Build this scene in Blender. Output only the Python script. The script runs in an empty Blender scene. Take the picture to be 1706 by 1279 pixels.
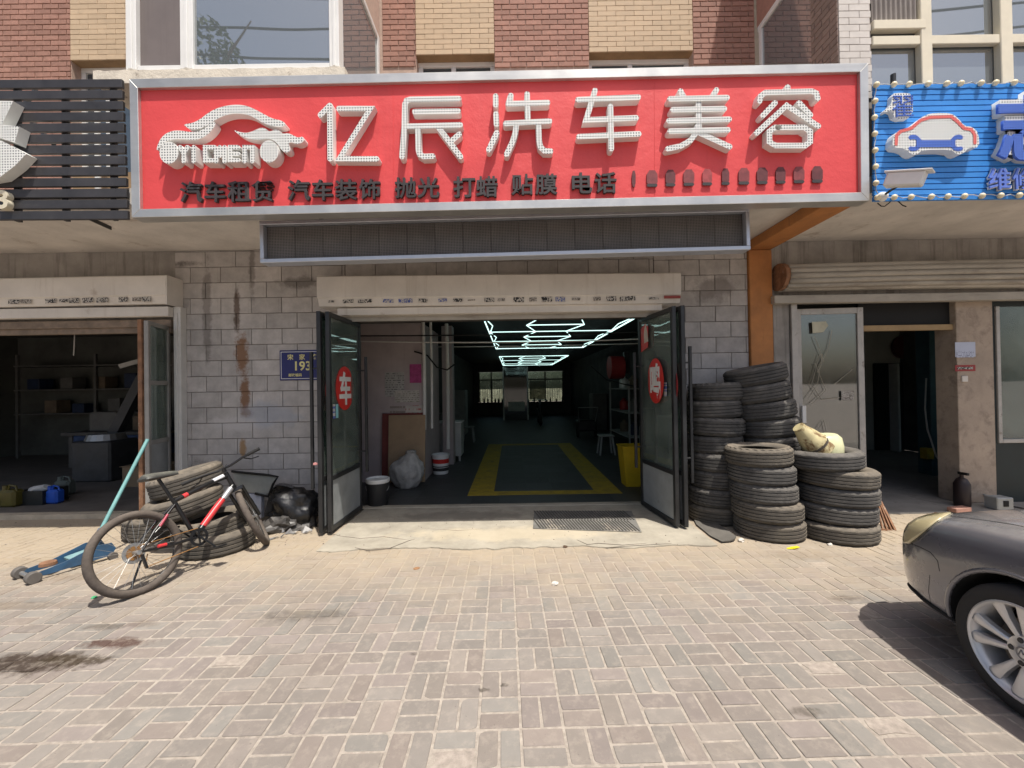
import bpy, bmesh, math, random
from mathutils import Vector, Matrix, Euler, noise
from mathutils.geometry import tessellate_polygon
from mathutils.bvhtree import BVHTree

random.seed(7)
R = math.radians
SC = bpy.context.scene
COL = SC.collection

# ------------------------------------------------------------------ camera
FPX, CX, CY = 690.0, 853.0, 639.5
PITCH, ROLL = math.atan(5.5 / FPX), R(0.9)
CAM = Vector((0, 0, 1.6))
ROT = Matrix.Rotation(math.pi / 2 + PITCH, 3, 'X') @ Matrix.Rotation(-ROLL, 3, 'Z')
cd = bpy.data.cameras.new('camera')
cam = bpy.data.objects.new('camera', cd); COL.objects.link(cam)
cam.location = CAM; cam.rotation_euler = ROT.to_euler()
cd.sensor_width = 36.0; cd.lens = 36.0 * FPX / 1706.0
cd.clip_start = 0.05; cd.clip_end = 3000
SC.camera = cam

# ------------------------------------------------------------------ sky, sun, exposure
SUN = Vector((-0.20, 0.33, -1.0)).normalized()          # direction the light travels
elev = math.asin(-SUN.z)
azim = math.atan2(-SUN.x, -SUN.y)                        # towards the sun, from +Y clockwise
w = bpy.data.worlds.new('World'); SC.world = w; w.use_nodes = True
nt = w.node_tree; nt.nodes.clear()
sky = nt.nodes.new('ShaderNodeTexSky'); sky.sky_type = 'NISHITA'; sky.sun_disc = False
sky.sun_elevation = elev; sky.sun_rotation = azim; sky.air_density = 1.0; sky.dust_density = 4.0
bg = nt.nodes.new('ShaderNodeBackground'); bg.inputs['Strength'].default_value = 0.105
wo = nt.nodes.new('ShaderNodeOutputWorld')
nt.links.new(sky.outputs[0], bg.inputs[0]); nt.links.new(bg.outputs[0], wo.inputs[0])
ld = bpy.data.lights.new('sun', 'SUN'); ld.energy = 4.0; ld.angle = R(0.6); ld.color = (1.0, 0.95, 0.87)
sun = bpy.data.objects.new('sun', ld); COL.objects.link(sun)
sun.rotation_euler = SUN.to_track_quat('-Z', 'Y').to_euler(); sun.location = (2, -3, 9)
vs = SC.view_settings
vs.view_transform = 'Standard'; vs.look = 'None'; vs.exposure = 0.40; vs.gamma = 1.0; vs.use_curve_mapping = False
SC.cycles.use_denoising = True
SC.cycles.max_bounces = 8; SC.cycles.transparent_max_bounces = 16
SC.cycles.caustics_reflective = False; SC.cycles.caustics_refractive = False
SC.cycles.sample_clamp_indirect = 4.0

def ray(px, py):
    return ROT @ Vector(((px - CX) / FPX, -(py - CY) / FPX, -1.0))
def P(px, py, Y):
    d = ray(px, py); return CAM + d * (Y / d.y)
def G(px, py, z=0.0):
    d = ray(px, py); return CAM + d * ((z - CAM.z) / d.z)

# ------------------------------------------------------------------ materials
MATS = {}
class NT:
    def __init__(s, m):
        s.t = m.node_tree
    def n(s, typ, **kw):
        x = s.t.nodes.new(typ)
        for k, v in kw.items(): setattr(x, k, v)
        return x
    def l(s, a, b): s.t.links.new(a, b)
    def mix(s, fac, a, b, mode='MIX'):
        m = s.n('ShaderNodeMix', data_type='RGBA', blend_type=mode)
        for v, i in ((fac, 0), (a, 6), (b, 7)):
            if hasattr(v, 'is_output'): s.l(v, m.inputs[i])
            else: m.inputs[i].default_value = v if i == 0 else (tuple(v) + (1,) if len(v) == 3 else v)
        return m.outputs[2]
    def math(s, op, a, b=None, c=None, clamp=False):
        m = s.n('ShaderNodeMath', operation=op, use_clamp=clamp)
        for i, v in enumerate((a, b, c)):
            if v is None: continue
            if hasattr(v, 'is_output'): s.l(v, m.inputs[i])
            else: m.inputs[i].default_value = v
        return m.outputs[0]
    def noise(s, vec, scale, detail=4, rough=.6, dist=0):
        x = s.n('ShaderNodeTexNoise'); x.inputs['Scale'].default_value = scale
        x.inputs['Detail'].default_value = detail; x.inputs['Roughness'].default_value = rough
        x.inputs['Distortion'].default_value = dist
        s.l(vec, x.inputs['Vector']); return x.outputs['Fac']
    def ramp(s, v, lo, hi):
        x = s.n('ShaderNodeMapRange'); x.clamp = True
        s.l(v, x.inputs[0]); x.inputs[1].default_value = lo; x.inputs[2].default_value = hi
        return x.outputs[0]

def mat(name, col, rough=.7, metal=0.0, var=.18, vscale=5.0, col2=None, rnd=0.0, rcols=None, bump=0.0, bscale=60.0,
        spec=.4, dust=None, stains=(), streak=None, wornscale=3.0, worn=None, coat=0.0, emit=None, extra=None):
    if name in MATS: return MATS[name]
    m = bpy.data.materials.new(name); m.use_nodes = True; MATS[name] = m
    T = NT(m); b = m.node_tree.nodes['Principled BSDF']
    tc = T.n('ShaderNodeTexCoord'); oi = T.n('ShaderNodeObjectInfo'); ge = T.n('ShaderNodeNewGeometry')
    off = T.n('ShaderNodeVectorMath', operation='MULTIPLY_ADD')
    cmb = T.n('ShaderNodeCombineXYZ')
    for i in range(3): T.l(oi.outputs['Random'], cmb.inputs[i])
    T.l(cmb.outputs[0], off.inputs[0]); off.inputs[1].default_value = (13.1, 7.7, 5.3); T.l(tc.outputs['Object'], off.inputs[2])
    V = off.outputs[0]
    n1 = T.noise(V, vscale, 6, .65)
    c = col if col2 is None else None
    if col2 is None:
        lo = tuple(max(0, x * (1 - var)) for x in col); hi = tuple(min(1, x * (1 + var)) for x in col)
    else:
        lo, hi = col, col2
    c = T.mix(T.ramp(n1, .32, .68), lo, hi)
    rr = T.math('FRACT', T.math('ADD', oi.outputs['Random'], ge.outputs['Random Per Island']))
    if rcols:
        cr = T.n('ShaderNodeValToRGB'); cr.color_ramp.interpolation = 'CONSTANT'
        while len(cr.color_ramp.elements) < len(rcols): cr.color_ramp.elements.new(0.5)
        for i, rc in enumerate(rcols):
            cr.color_ramp.elements[i].position = i / len(rcols); cr.color_ramp.elements[i].color = tuple(rc) + (1,)
        T.l(rr, cr.inputs[0]); c = T.mix(.75, c, cr.outputs[0])
    if rnd:
        r2 = T.math('FRACT', T.math('MULTIPLY', rr, 7.31))
        k = T.math('MULTIPLY_ADD', r2, 2 * rnd, 1 - rnd)
        hs = T.n('ShaderNodeHueSaturation'); T.l(c, hs.inputs['Color']); T.l(k, hs.inputs['Value']); c = hs.outputs[0]
    if worn:
        wn = T.ramp(T.noise(V, wornscale, 8, .7, .3), worn[1], worn[1] + worn[2]); c = T.mix(wn, c, worn[0])
    if streak:
        mp = T.n('ShaderNodeMapping'); mp.inputs['Scale'].default_value = streak[3] if len(streak) > 3 else (9, 9, .5)
        T.l(tc.outputs['Object'], mp.inputs[0])
        sn = T.ramp(T.noise(mp.outputs[0], 1.0, 5, .7), streak[1], streak[1] + .2)
        c = T.mix(T.math('MULTIPLY', sn, streak[2]), c, streak[0])
    for st in stains:
        ct, rad, sc_, k, ns = st
        sub = T.n('ShaderNodeVectorMath', operation='SUBTRACT'); T.l(ge.outputs['Position'], sub.inputs[0]); sub.inputs[1].default_value = ct
        dv = T.n('ShaderNodeVectorMath', operation='DIVIDE'); T.l(sub.outputs[0], dv.inputs[0]); dv.inputs[1].default_value = rad
        ln = T.n('ShaderNodeVectorMath', operation='LENGTH'); T.l(dv.outputs[0], ln.inputs[0])
        nn = T.noise(ge.outputs['Position'], ns, 6, .7)
        e = T.math('ADD', ln.outputs['Value'], T.math('MULTIPLY_ADD', nn, 1.9, -.95))
        f = T.math('SUBTRACT', 1.0, T.ramp(e, .55, 1.0))
        c = T.mix(T.math('MULTIPLY', f, k), c, sc_)
    if dust:
        sp = T.n('ShaderNodeSeparateXYZ'); T.l(ge.outputs['Normal'], sp.inputs[0])
        dn = T.math('MULTIPLY', T.ramp(sp.outputs[2], dust[2] if len(dust) > 2 else -.2, 1.0), T.ramp(T.noise(V, 9, 6, .7), .2, .75))
        c = T.mix(T.math('MULTIPLY', dn, dust[1]), c, dust[0])
    if extra: c = extra(T, c, tc, ge, b)
    T.l(c, b.inputs['Base Color'])
    b.inputs['Metallic'].default_value = metal
    b.inputs['Specular IOR Level'].default_value = spec
    rn = T.math('MULTIPLY_ADD', n1, .3, rough - .15, clamp=True); T.l(rn, b.inputs['Roughness'])
    if coat: b.inputs['Coat Weight'].default_value = coat; b.inputs['Coat Roughness'].default_value = .08
    if bump:
        bn = T.n('ShaderNodeBump'); bn.inputs['Strength'].default_value = 1.0; bn.inputs['Distance'].default_value = bump
        T.l(T.noise(V, bscale, 6, .7), bn.inputs['Height']); T.l(bn.outputs[0], b.inputs['Normal'])
    if emit:
        b.inputs['Emission Color'].default_value = tuple(emit[0]) + (1,); b.inputs['Emission Strength'].default_value = emit[1]
    return m

def glass(name, tint, gloss=.1, rough=.02, dirt=None, dirtk=0.0, dscale=4.0):
    if name in MATS: return MATS[name]
    m = bpy.data.materials.new(name); m.use_nodes = True; MATS[name] = m; T = NT(m); t = m.node_tree
    t.nodes.remove(t.nodes['Principled BSDF']); out = t.nodes['Material Output']
    tr = T.n('ShaderNodeBsdfTransparent'); tr.inputs[0].default_value = tuple(tint) + (1,)
    gl = T.n('ShaderNodeBsdfGlossy'); gl.inputs['Roughness'].default_value = rough; gl.inputs[0].default_value = (.95, 1, 1, 1)
    fr = T.n('ShaderNodeFresnel'); fr.inputs[0].default_value = 1.5
    mx = T.n('ShaderNodeMixShader'); T.l(T.math('ADD', fr.outputs[0], gloss, clamp=True), mx.inputs[0]); T.l(tr.outputs[0], mx.inputs[1]); T.l(gl.outputs[0], mx.inputs[2])
    o = mx.outputs[0]
    if dirt:
        df = T.n('ShaderNodeBsdfDiffuse'); df.inputs[0].default_value = tuple(dirt) + (1,)
        tc = T.n('ShaderNodeTexCoord'); f = T.math('MULTIPLY', T.ramp(T.noise(tc.outputs['Object'], dscale, 7, .7), .2, .8), dirtk)
        m2 = T.n('ShaderNodeMixShader'); T.l(f, m2.inputs[0]); T.l(o, m2.inputs[1]); T.l(df.outputs[0], m2.inputs[2]); o = m2.outputs[0]
    T.l(o, out.inputs[0]); return m

def emissive(name, col, k):
    if name in MATS: return MATS[name]
    m = bpy.data.materials.new(name); m.use_nodes = True; MATS[name] = m
    b = m.node_tree.nodes['Principled BSDF']; b.inputs['Base Color'].default_value = (.8, .8, .8, 1)
    b.inputs['Emission Color'].default_value = tuple(col) + (1,); b.inputs['Emission Strength'].default_value = k
    return m

def led_face(dotcol, scale=40.0, r=.27):
    def ex(T, c, tc, ge, b):
        sp = T.n('ShaderNodeSeparateXYZ'); T.l(ge.outputs['Position'], sp.inputs[0])
        nz = T.n('ShaderNodeSeparateXYZ'); T.l(ge.outputs['Normal'], nz.inputs[0])
        fx = T.math('SUBTRACT', T.math('FRACT', T.math('MULTIPLY', sp.outputs[0], scale)), .5)
        fz = T.math('SUBTRACT', T.math('FRACT', T.math('MULTIPLY', sp.outputs[2], scale)), .5)
        d = T.math('SQRT', T.math('ADD', T.math('MULTIPLY', fx, fx), T.math('MULTIPLY', fz, fz)))
        f = T.math('MULTIPLY', T.math('LESS_THAN', d, r), T.math('LESS_THAN', nz.outputs[1], -.8))
        return T.mix(T.math('MULTIPLY', f, .9), c, dotcol)
    return ex

# ------------------------------------------------------------------ mesh helpers
class MB:
    def __init__(s): s.v = []; s.f = []
    def add(s, vs_, fs):
        o = len(s.v); s.v += [tuple(v) for v in vs_]; s.f += [tuple(i + o for i in f) for f in fs]; return s
    def box(s, c, size, rot=None):
        c = Vector(c); h = Vector(size) / 2; vs_ = []
        for x in (-1, 1):
            for y in (-1, 1):
                for z in (-1, 1):
                    p = Vector((x * h.x, y * h.y, z * h.z))
                    if rot is not None: p = rot @ p
                    vs_.append(c + p)
        return s.add(vs_, [(0, 1, 3, 2), (4, 6, 7, 5), (0, 4, 5, 1), (2, 3, 7, 6), (0, 2, 6, 4), (1, 5, 7, 3)])
    def span(s, a, b):
        a, b = Vector(a), Vector(b); return s.box((a + b) / 2, [abs(x) for x in (b - a)])
    def bar(s, p0, p1, w_, h_, up=(0, 0, 1)):
        p0, p1 = Vector(p0), Vector(p1); d = p1 - p0; L = d.length; d.normalize()
        up = Vector(up)
        if abs(d.dot(up)) > .98: up = Vector((0, 1, 0))
        sx = d.cross(up).normalized(); uz = sx.cross(d)
        return s.box((p0 + p1) / 2, (L, w_, h_), Matrix((d, sx, uz)).transposed())
    def tube(s, pts, r, n=8, closed=False, caps=True):
        pts = [Vector(p) for p in pts]; N = len(pts)
        rs = r if isinstance(r, (list, tuple)) else [r] * N
        o = len(s.v); prev = None
        for i, p in enumerate(pts):
            if closed: t = pts[(i + 1) % N] - pts[i - 1]
            else: t = pts[min(i + 1, N - 1)] - pts[max(i - 1, 0)]
            if t.length < 1e-9: t = Vector((0, 0, 1))
            t.normalize()
            if prev is None:
                a = Vector((0, 0, 1)) if abs(t.z) < .9 else Vector((1, 0, 0))
                u = t.cross(a).normalized()
            else:
                u = (prev - t * prev.dot(t)).normalized()
            prev = u; v = t.cross(u)
            for k in range(n):
                an = 2 * math.pi * k / n
                s.v.append(tuple(p + (u * math.cos(an) + v * math.sin(an)) * rs[i]))
        for i in range(N if closed else N - 1):
            j = (i + 1) % N
            for k in range(n):
                k2 = (k + 1) % n
                s.f.append((o + i * n + k, o + i * n + k2, o + j * n + k2, o + j * n + k))
        if not closed and caps:
            s.f.append(tuple(o + k for k in range(n))[::-1]); s.f.append(tuple(o + (N - 1) * n + k for k in range(n)))
        return s
    def cyl(s, p0, p1, r0, r1=None, n=20):
        return s.tube([p0, p1], [r0, r0 if r1 is None else r1], n)
    def lathe(s, prof, n=32, M=None, closed=False):
        o = len(s.v); K = len(prof)
        for i in range(n):
            a = 2 * math.pi * i / n
            for r, z in prof:
                p = Vector((r * math.cos(a), r * math.sin(a), z))
                s.v.append(tuple(M @ p if M is not None else p))
        for i in range(n):
            j = (i + 1) % n
            for k in range(K if closed else K - 1):
                k2 = (k + 1) % K
                s.f.append((o + i * K + k, o + j * K + k, o + j * K + k2, o + i * K + k2))
        return s
    def prism(s, poly, fr, bk):
        """poly: 2-D outline; fr(x,y), bk(x,y) -> 3-D points of the front and back face"""
        n = len(poly); A = [Vector((p[0], p[1], 0)) for p in poly]
        tris = tessellate_polygon([A])
        area = sum(A[i].x * A[(i + 1) % n].y - A[(i + 1) % n].x * A[i].y for i in range(n))
        vs_ = [fr(p[0], p[1]) for p in poly] + [bk(p[0], p[1]) for p in poly]
        fs = [tuple(t) for t in tris] + [tuple(i + n for i in t)[::-1] for t in tris]
        fs += [(i, i + n, (i + 1) % n + n, (i + 1) % n) for i in range(n)]
        return s.add(vs_, fs)
    def xform(s, M):
        s.v = [tuple(M @ Vector(v)) for v in s.v]; return s
    def mesh(s, name, m=None, smooth=False, bevel=0.0, sub=0, fix=True):
        me = bpy.data.meshes.new(name); me.from_pydata(s.v, [], s.f); me.update()
        if fix or bevel or sub:
            bm = bmesh.new(); bm.from_mesh(me)
            if fix: bmesh.ops.recalc_face_normals(bm, faces=bm.faces)
            if bevel:
                es = [e for e in bm.edges if len(e.link_faces) == 2 and e.calc_face_angle(0) > .5]
                bmesh.ops.bevel(bm, geom=es, offset=bevel, segments=1, affect='EDGES', clamp_overlap=True)
            bm.to_mesh(me); bm.free()
        if m: me.materials.append(m)
        if smooth:
            me.shade_smooth()
            if smooth is not True: me.set_sharp_from_angle(angle=R(smooth))
        return me
    def build(s, name, m, parent=None, smooth=False, bevel=0.0, local=False, **kw):
        return link(name, s.mesh(name, m, smooth, bevel, **kw), parent, local)

def wm(o):
    m = Matrix.LocRotScale(o.location, o.rotation_euler, o.scale)
    return wm(o.parent) @ o.matrix_parent_inverse @ m if o.parent else m
def link(name, me, parent=None, local=False, loc=None, rot=None):
    o = bpy.data.objects.new(name, me); COL.objects.link(o)
    if parent is not None:
        o.parent = parent
        if not local: o.matrix_parent_inverse = wm(parent).inverted()
    if loc is not None: o.location = loc
    if rot is not None: o.rotation_euler = rot
    return o
def tag(o, label=None, cat=None, group=None, kind=None):
    if label: o['label'] = label
    if cat: o['category'] = cat
    if group: o['group'] = group
    if kind: o['kind'] = kind
    return o
def empty(name, loc=(0, 0, 0), label=None, cat=None, group=None, parent=None):
    o = bpy.data.objects.new(name, None); COL.objects.link(o); o.location = loc; o.empty_display_size = .2
    if parent is not None:
        o.parent = parent
    return tag(o, label, cat, group)
def copy_tree(o, parent=None):
    c = o.copy(); COL.objects.link(c)
    if parent is not None: c.parent = parent
    for ch in list(o.children): copy_tree(ch, c)
    return c

def outline(pts, wd, caps=6, closed=False):
    """outline polygon of a round-ended stroke along 2-D points"""
    pts = [Vector(p) for p in pts]; h = wd / 2; L = []; Rr = []; n = len(pts)
    for i, p in enumerate(pts):
        d0 = (pts[i] - pts[i - 1]).normalized() if i > 0 else None
        d1 = (pts[i + 1] - pts[i]).normalized() if i < n - 1 else None
        if d0 is None: d0 = d1
        if d1 is None: d1 = d0
        n0 = Vector((-d0.y, d0.x)); n1 = Vector((-d1.y, d1.x)); m = n0 + n1
        m = m.normalized() if m.length > 1e-6 else n0
        k = min(1 / max(m.dot(n0), .45), 1.9)
        L.append(p + m * h * k); Rr.append(p - m * h * k)
    def cap(c, d):
        a0 = math.atan2(d.y, d.x) + math.pi / 2
        return [c + Vector((math.cos(a0 - math.pi * j / caps), math.sin(a0 - math.pi * j / caps))) * h for j in range(1, caps)]
    return L + cap(pts[-1], (pts[-1] - pts[-2]).normalized()) + Rr[::-1] + cap(pts[0], (pts[0] - pts[1]).normalized())

def smooth_poly(pts, it=2):
    for _ in range(it):
        q = []
        for i in range(len(pts)):
            a, b = Vector(pts[i]), Vector(pts[(i + 1) % len(pts)]); q += [a * .75 + b * .25, a * .25 + b * .75]
        pts = q
    return pts

_tc = bpy.data.curves.new('lettering', 'FONT'); _to = bpy.data.objects.new('lettering', _tc)
def text_mesh(name, body, size, extrude, m, bold=0.0, width=1.0):
    """glyphs as a mesh, centred, facing -Y, width along X, height along Z; size = glyph-box height"""
    COL.objects.link(_to)
    _tc.body = body; _tc.size = 1.0; _tc.offset = bold; _tc.extrude = extrude / size; _tc.resolution_u = 3
    bpy.context.view_layer.update()
    me = bpy.data.meshes.new_from_object(_to.evaluated_get(bpy.context.evaluated_depsgraph_get()))
    COL.objects.unlink(_to)
    me.name = name
    xs = [v.co.x for v in me.vertices]; ys = [v.co.y for v in me.vertices]
    cx, cy = (min(xs) + max(xs)) / 2, (min(ys) + max(ys)) / 2
    k = size / max(max(ys) - min(ys), 1e-6)
    for v in me.vertices:
        v.co = ((v.co.x - cx) * k * width, -v.co.z * k, (v.co.y - cy) * k)
    me.materials.clear(); me.materials.append(m); me.update()
    return me

PIECE = {}
def piece_mesh(key, size, m, bevel):
    k = (key, tuple(round(x, 3) for x in size), m.name)
    if k not in PIECE: PIECE[k] = MB().box((0, 0, 0), size).mesh(key, m, bevel=bevel)
    return PIECE[k]
def courses(parent, name, x0, x1, z0, z1, yf, bw, bh, j, m, depth=.02, bevel=.003, axis='X', jit=.0015, skip=None, bond=.5):
    """bricks of a wall as single pieces; yf = the plane the wall core ends at, pieces stand proud of it by depth"""
    r = 0; z = z0; inv = wm(parent).inverted()
    while z < z1 - .01:
        h = min(bh, z1 - z)
        x = x0 - (bond * bw if r % 2 else 0)
        while x < x1 - .005:
            a, b = max(x, x0), min(x + bw, x1)
            if b - a > .02 and not (skip and skip(a, b, z, z + h)):
                L = b - a - j; H = h - j
                if L > .005 and H > .005:
                    c = random.uniform(-jit, jit)
                    if axis == 'X':
                        me = piece_mesh(name, (L, depth, H), m, bevel); loc = ((a + b) / 2, yf - depth / 2 + c, z + h / 2)
                    else:
                        me = piece_mesh(name, (depth, L, H), m, bevel); loc = (yf + c, (a + b) / 2, z + h / 2)
                    o = bpy.data.objects.new(name, me); COL.objects.link(o); o.parent = parent
                    o.location = inv @ Vector(loc)
            x += bw
        z += bh; r += 1

# ------------------------------------------------------------------ palette
YW, YS, ZSOF = 5.3, 3.86, 3.42
oil = (.035, .028, .022)
def gs(px, py, rx, ry, col, k, ns=9):
    g = G(px, py); return ((g.x, g.y, 0), (rx, ry, .3), col, k, ns)
ground_stains = [gs(50, 1106, .42, .13, (.045, .03, .022), .92), gs(120, 1100, .25, .06, (.06, .045, .03), .8), gs(195, 1072, .24, .07, (.07, .03, .022), .85), gs(60, 935, .9, .12, (.13, .095, .065), .6, 6), gs(150, 960, .8, .1, (.15, .11, .08), .5, 7), gs(20, 1010, .5, .07, (.16, .125, .09), .5, 7), gs(175, 1045, .16, .05, (.07, .055, .045), .55),
                 gs(235, 1040, .14, .05, (.09, .06, .045), .4), gs(1345, 1187, .09, .035, (.06, .05, .04), .6), gs(1410, 997, .15, .05, (.07, .05, .035), .5),
                 gs(510, 1025, .35, .1, (.10, .085, .07), .55), gs(330, 925, .5, .2, (.08, .065, .05), .5), gs(806, 1150, .04, .02, oil, .7), gs(1330, 925, .45, .12, (.12, .09, .06), .45),
                 gs(100, 880, 1.2, .14, (.07, .05, .04), .75, 5), gs(440, 900, .5, .1, (.07, .055, .045), .6, 6), gs(840, 1142, .03, .015, oil, .7), gs(690, 1090, .03, .02, oil, .5)]
def dusty(T, c, tc, ge, b):
    sp = T.n('ShaderNodeSeparateXYZ'); T.l(ge.outputs['Position'], sp.inputs[0])
    n = T.noise(ge.outputs['Position'], 1.7, 7, .7)
    f = T.math('ADD', T.ramp(sp.outputs[1], 2.6, 4.5), T.math('MULTIPLY_ADD', n, 1.3, -.75))
    c = T.mix(T.math('MULTIPLY', T.ramp(f, .05, .8), .85), c, (.42, .345, .25))
    n2 = T.ramp(T.noise(ge.outputs['Position'], 14, 6, .7), .5, .7)
    c = T.mix(T.math('MULTIPLY', n2, .45), c, (.40, .35, .295))
    n3 = T.ramp(T.noise(ge.outputs['Position'], 1.1, 5, .7), .5, .75)
    c = T.mix(T.math('MULTIPLY', n3, .35), c, (.20, .17, .145))
    n4 = T.ramp(T.noise(ge.outputs['Position'], 60, 3, .6), .68, .74)
    return T.mix(T.math('MULTIPLY', n4, .5), c, (.13, .11, .095))
M_paver = mat('paver_concrete', (.27, .235, .205), .88, var=.2, vscale=14, rnd=.11, rcols=[(.248, .218, .195), (.242, .222, .20), (.25, .212, .187), (.232, .222, .202), (.256, .226, .198), (.246, .212, .195), (.236, .215, .193)],
              bump=.0028, bscale=190, stains=ground_stains, extra=dusty, spec=.2)
M_joint = mat('joint_sand', (.365, .322, .275), .95, var=.25, vscale=30, bump=.004, bscale=120, stains=ground_stains, extra=dusty, spec=.1)
M_outer = mat('pavement_far', (.30, .255, .22), .9, var=.25, vscale=3, bump=.003, bscale=40, spec=.2)
M_concrete = mat('apron_concrete', (.38, .345, .28), .9, var=.2, vscale=3, bump=.006, bscale=30, spec=.2,
                 stains=[((-.6, 5.15, 0), (1.0, .2, .3), (.16, .14, .12), .5, 5), ((.9, 4.95, 0), (.8, .16, .3), (.2, .18, .15), .5, 6), ((0, 4.5, 0), (1.4, .25, .3), (.55, .47, .34), .6, 4)])
wall_stain = []
def wsn(px, py, rx, rz, col, k, ns=10):
    p = P(px, py, YW); wall_stain.append(((p.x, YW, p.z), (rx, .3, rz), col, k, ns))
wsn(403, 590, .10, .32, (.22, .115, .06), .9, 14); wsn(408, 660, .07, .30, (.20, .10, .05), .9, 12); wsn(395, 520, .05, .35, (.10, .06, .04), .8, 9)
wsn(405, 745, .05, .16, (.30, .17, .06), .8, 11); wsn(412, 690, .085, .085, (.22, .15, .11), .8, 14); wsn(345, 520, .07, .8, (.10, .085, .075), .5, 7)
wsn(420, 450, .05, .45, (.09, .075, .065), .55, 8); wsn(400, 705, .5, .11, (.52, .50, .49), .8, 7); wsn(450, 690, .4, .2, (.33, .36, .42), .55, 6); wsn(500, 470, .3, .1, (.08, .07, .06), .6, 6)
wsn(360, 790, .5, .2, (.30, .27, .25), .5, 6); wsn(1190, 480, .3, .2, (.12, .10, .09), .5, 6); wsn(1190, 640, .3, .08, (.52, .50, .48), .6, 9)
wsn(330, 800, .25, .3, (.10, .085, .075), .6, 6); wsn(230, 440, .8, .06, (.05, .04, .035), .7, 6); wsn(500, 860, .8, .16, (.09, .075, .065), .6, 5)
M_block = mat('painted_block', (.45, .425, .405), .8, var=.17, vscale=6, rnd=.09, bump=.003, bscale=70, stains=wall_stain, streak=((.17, .15, .14), .58, .55), spec=.25)
M_mortar = mat('block_mortar', (.20, .18, .16), .92, var=.25, vscale=12, bump=.003, stains=wall_stain[:6])
M_plaster = mat('soffit_plaster', (.66, .62, .57), .9, var=.16, vscale=1.6, bump=.004, bscale=25, worn=((.36, .29, .23), .58, .14), wornscale=2.2, spec=.2)
M_render = mat('grey_render', (.33, .31, .285), .9, var=.2, vscale=3, bump=.004, bscale=40, streak=((.07, .06, .05), .52, .6), spec=.2)
M_redbrick = mat('red_brick', (.36, .20, .155), .8, var=.14, vscale=20, rnd=.12, bump=.0018, bscale=120, spec=.25)
M_redjoint = mat('red_brick_joint', (.50, .37, .30), .9, var=.12, vscale=20)
M_beige = mat('beige_tile', (.55, .42, .285), .75, var=.07, vscale=8, rnd=.05, bump=.001, bscale=90, spec=.3)
M_beigejoint = mat('beige_joint', (.30, .20, .11), .9)
M_whitetile = mat('white_tile', (.60, .56, .52), .6, var=.08, vscale=8, rnd=.05, spec=.4)
M_whitejoint = mat('white_tile_joint', (.36, .32, .29), .9)
M_brownbrick = mat('brown_brick', (.27, .20, .17), .8, var=.12, vscale=18, rnd=.1)
M_pvc = mat('white_pvc', (.78, .78, .76), .35, var=.05, vscale=4, spec=.5)
M_cream = mat('cream_frame', (.72, .66, .52), .4, var=.06, vscale=5)
M_slab = mat('painted_ledge', (.70, .64, .54), .85, var=.15, vscale=6, bump=.006, bscale=35, worn=((.30, .25, .2), .6, .06), wornscale=5)
M_orange = mat('orange_paint', (.44, .185, .06), .65, var=.16, vscale=4, streak=((.20, .09, .04), .56, .6), bump=.003, bscale=30, worn=((.16, .08, .045), .66, .06), wornscale=4)
M_alu = mat('brushed_aluminium', (.62, .61, .58), .38, metal=.75, var=.08, vscale=3, streak=((.5, .49, .46), .5, .5, (.6, 9, 9)))
M_red = mat('sign_red', (.70, .075, .078), .5, var=.06, vscale=1.2, spec=.35, bump=.012, bscale=2.2, streak=((.58, .07, .07), .56, .5, (5, 5, .4)))
M_led = mat('led_letter', (.76, .77, .74), .45, var=.04, extra=led_face((.03, .04, .06)))
M_ledblue = mat('led_letter_blue', (.075, .16, .56), .45, var=.06, extra=led_face((.02, .04, .2)))
M_ledred = mat('led_letter_red', (.72, .16, .14), .45, var=.06, extra=led_face((.4, .06, .06)))
M_blackletter = mat('charcoal_letter', (.045, .04, .042), .6, var=.2)
M_blackslat = mat('black_slat', (.035, .034, .038), .45, var=.3, vscale=2.5, dust=((.2, .19, .18), .5), streak=((.10, .095, .09), .62, .6, (2, 9, 9)))
M_blue = mat('blue_slat', (.045, .25, .68), .45, var=.12, vscale=2, worn=((.12, .33, .72), .6, .1))
M_shutter = mat('shutter_beige', (.68, .645, .595), .6, var=.09, vscale=2, streak=((.45, .39, .33), .56, .5), worn=((.48, .42, .36), .64, .1))
M_shutter2 = mat('old_shutter', (.40, .37, .32), .7, var=.15, vscale=2, streak=((.15, .12, .095), .52, .6, (1.2, 6, 6)))
M_rail = mat('white_rail', (.66, .65, .62), .5, var=.08, streak=((.45, .43, .4), .6, .5))
M_rust = mat('rusty_steel', (.24, .125, .07), .85, var=.35, vscale=12, bump=.002, worn=((.36, .30, .24), .6, .1), wornscale=14)
M_darkmetal = mat('dark_door_metal', (.045, .046, .048), .4, metal=.5, var=.2)
M_greymetal = mat('grey_door_sheet', (.36, .38, .385), .5, metal=.3, var=.14, vscale=5, worn=((.22, .2, .18), .62, .1), streak=((.5, .48, .42), .6, .5))
M_steel = mat('galvanised', (.45, .45, .44), .45, metal=.8, var=.15)
M_glassdoor = glass('door_glass', (.62, .72, .68), .08, .02, (.48, .55, .50), .34, 2)  # pale green dirt film also stands in for part of the panes' reflections
M_dustyglass = glass('dusty_glass', (.55, .55, .52), .16, .03, (.36, .34, .30), .24, 5)
M_coated = mat('coated_glass', (.05, .07, .085), .05, metal=.0, var=.1, spec=1.0, coat=1.0)
M_bayglass = None
M_black = mat('matte_black', (.012, .012, .012), .8)
M_white = mat('white_paint', (.75, .75, .73), .5, var=.06)
M_soot = mat('interior_dark_wall', (.12, .115, .11), .9, var=.25, vscale=2)
M_inwall = mat('interior_wall', (.42, .36, .36), .85, var=.14, vscale=2, streak=((.25, .21, .2), .58, .5))
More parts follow.
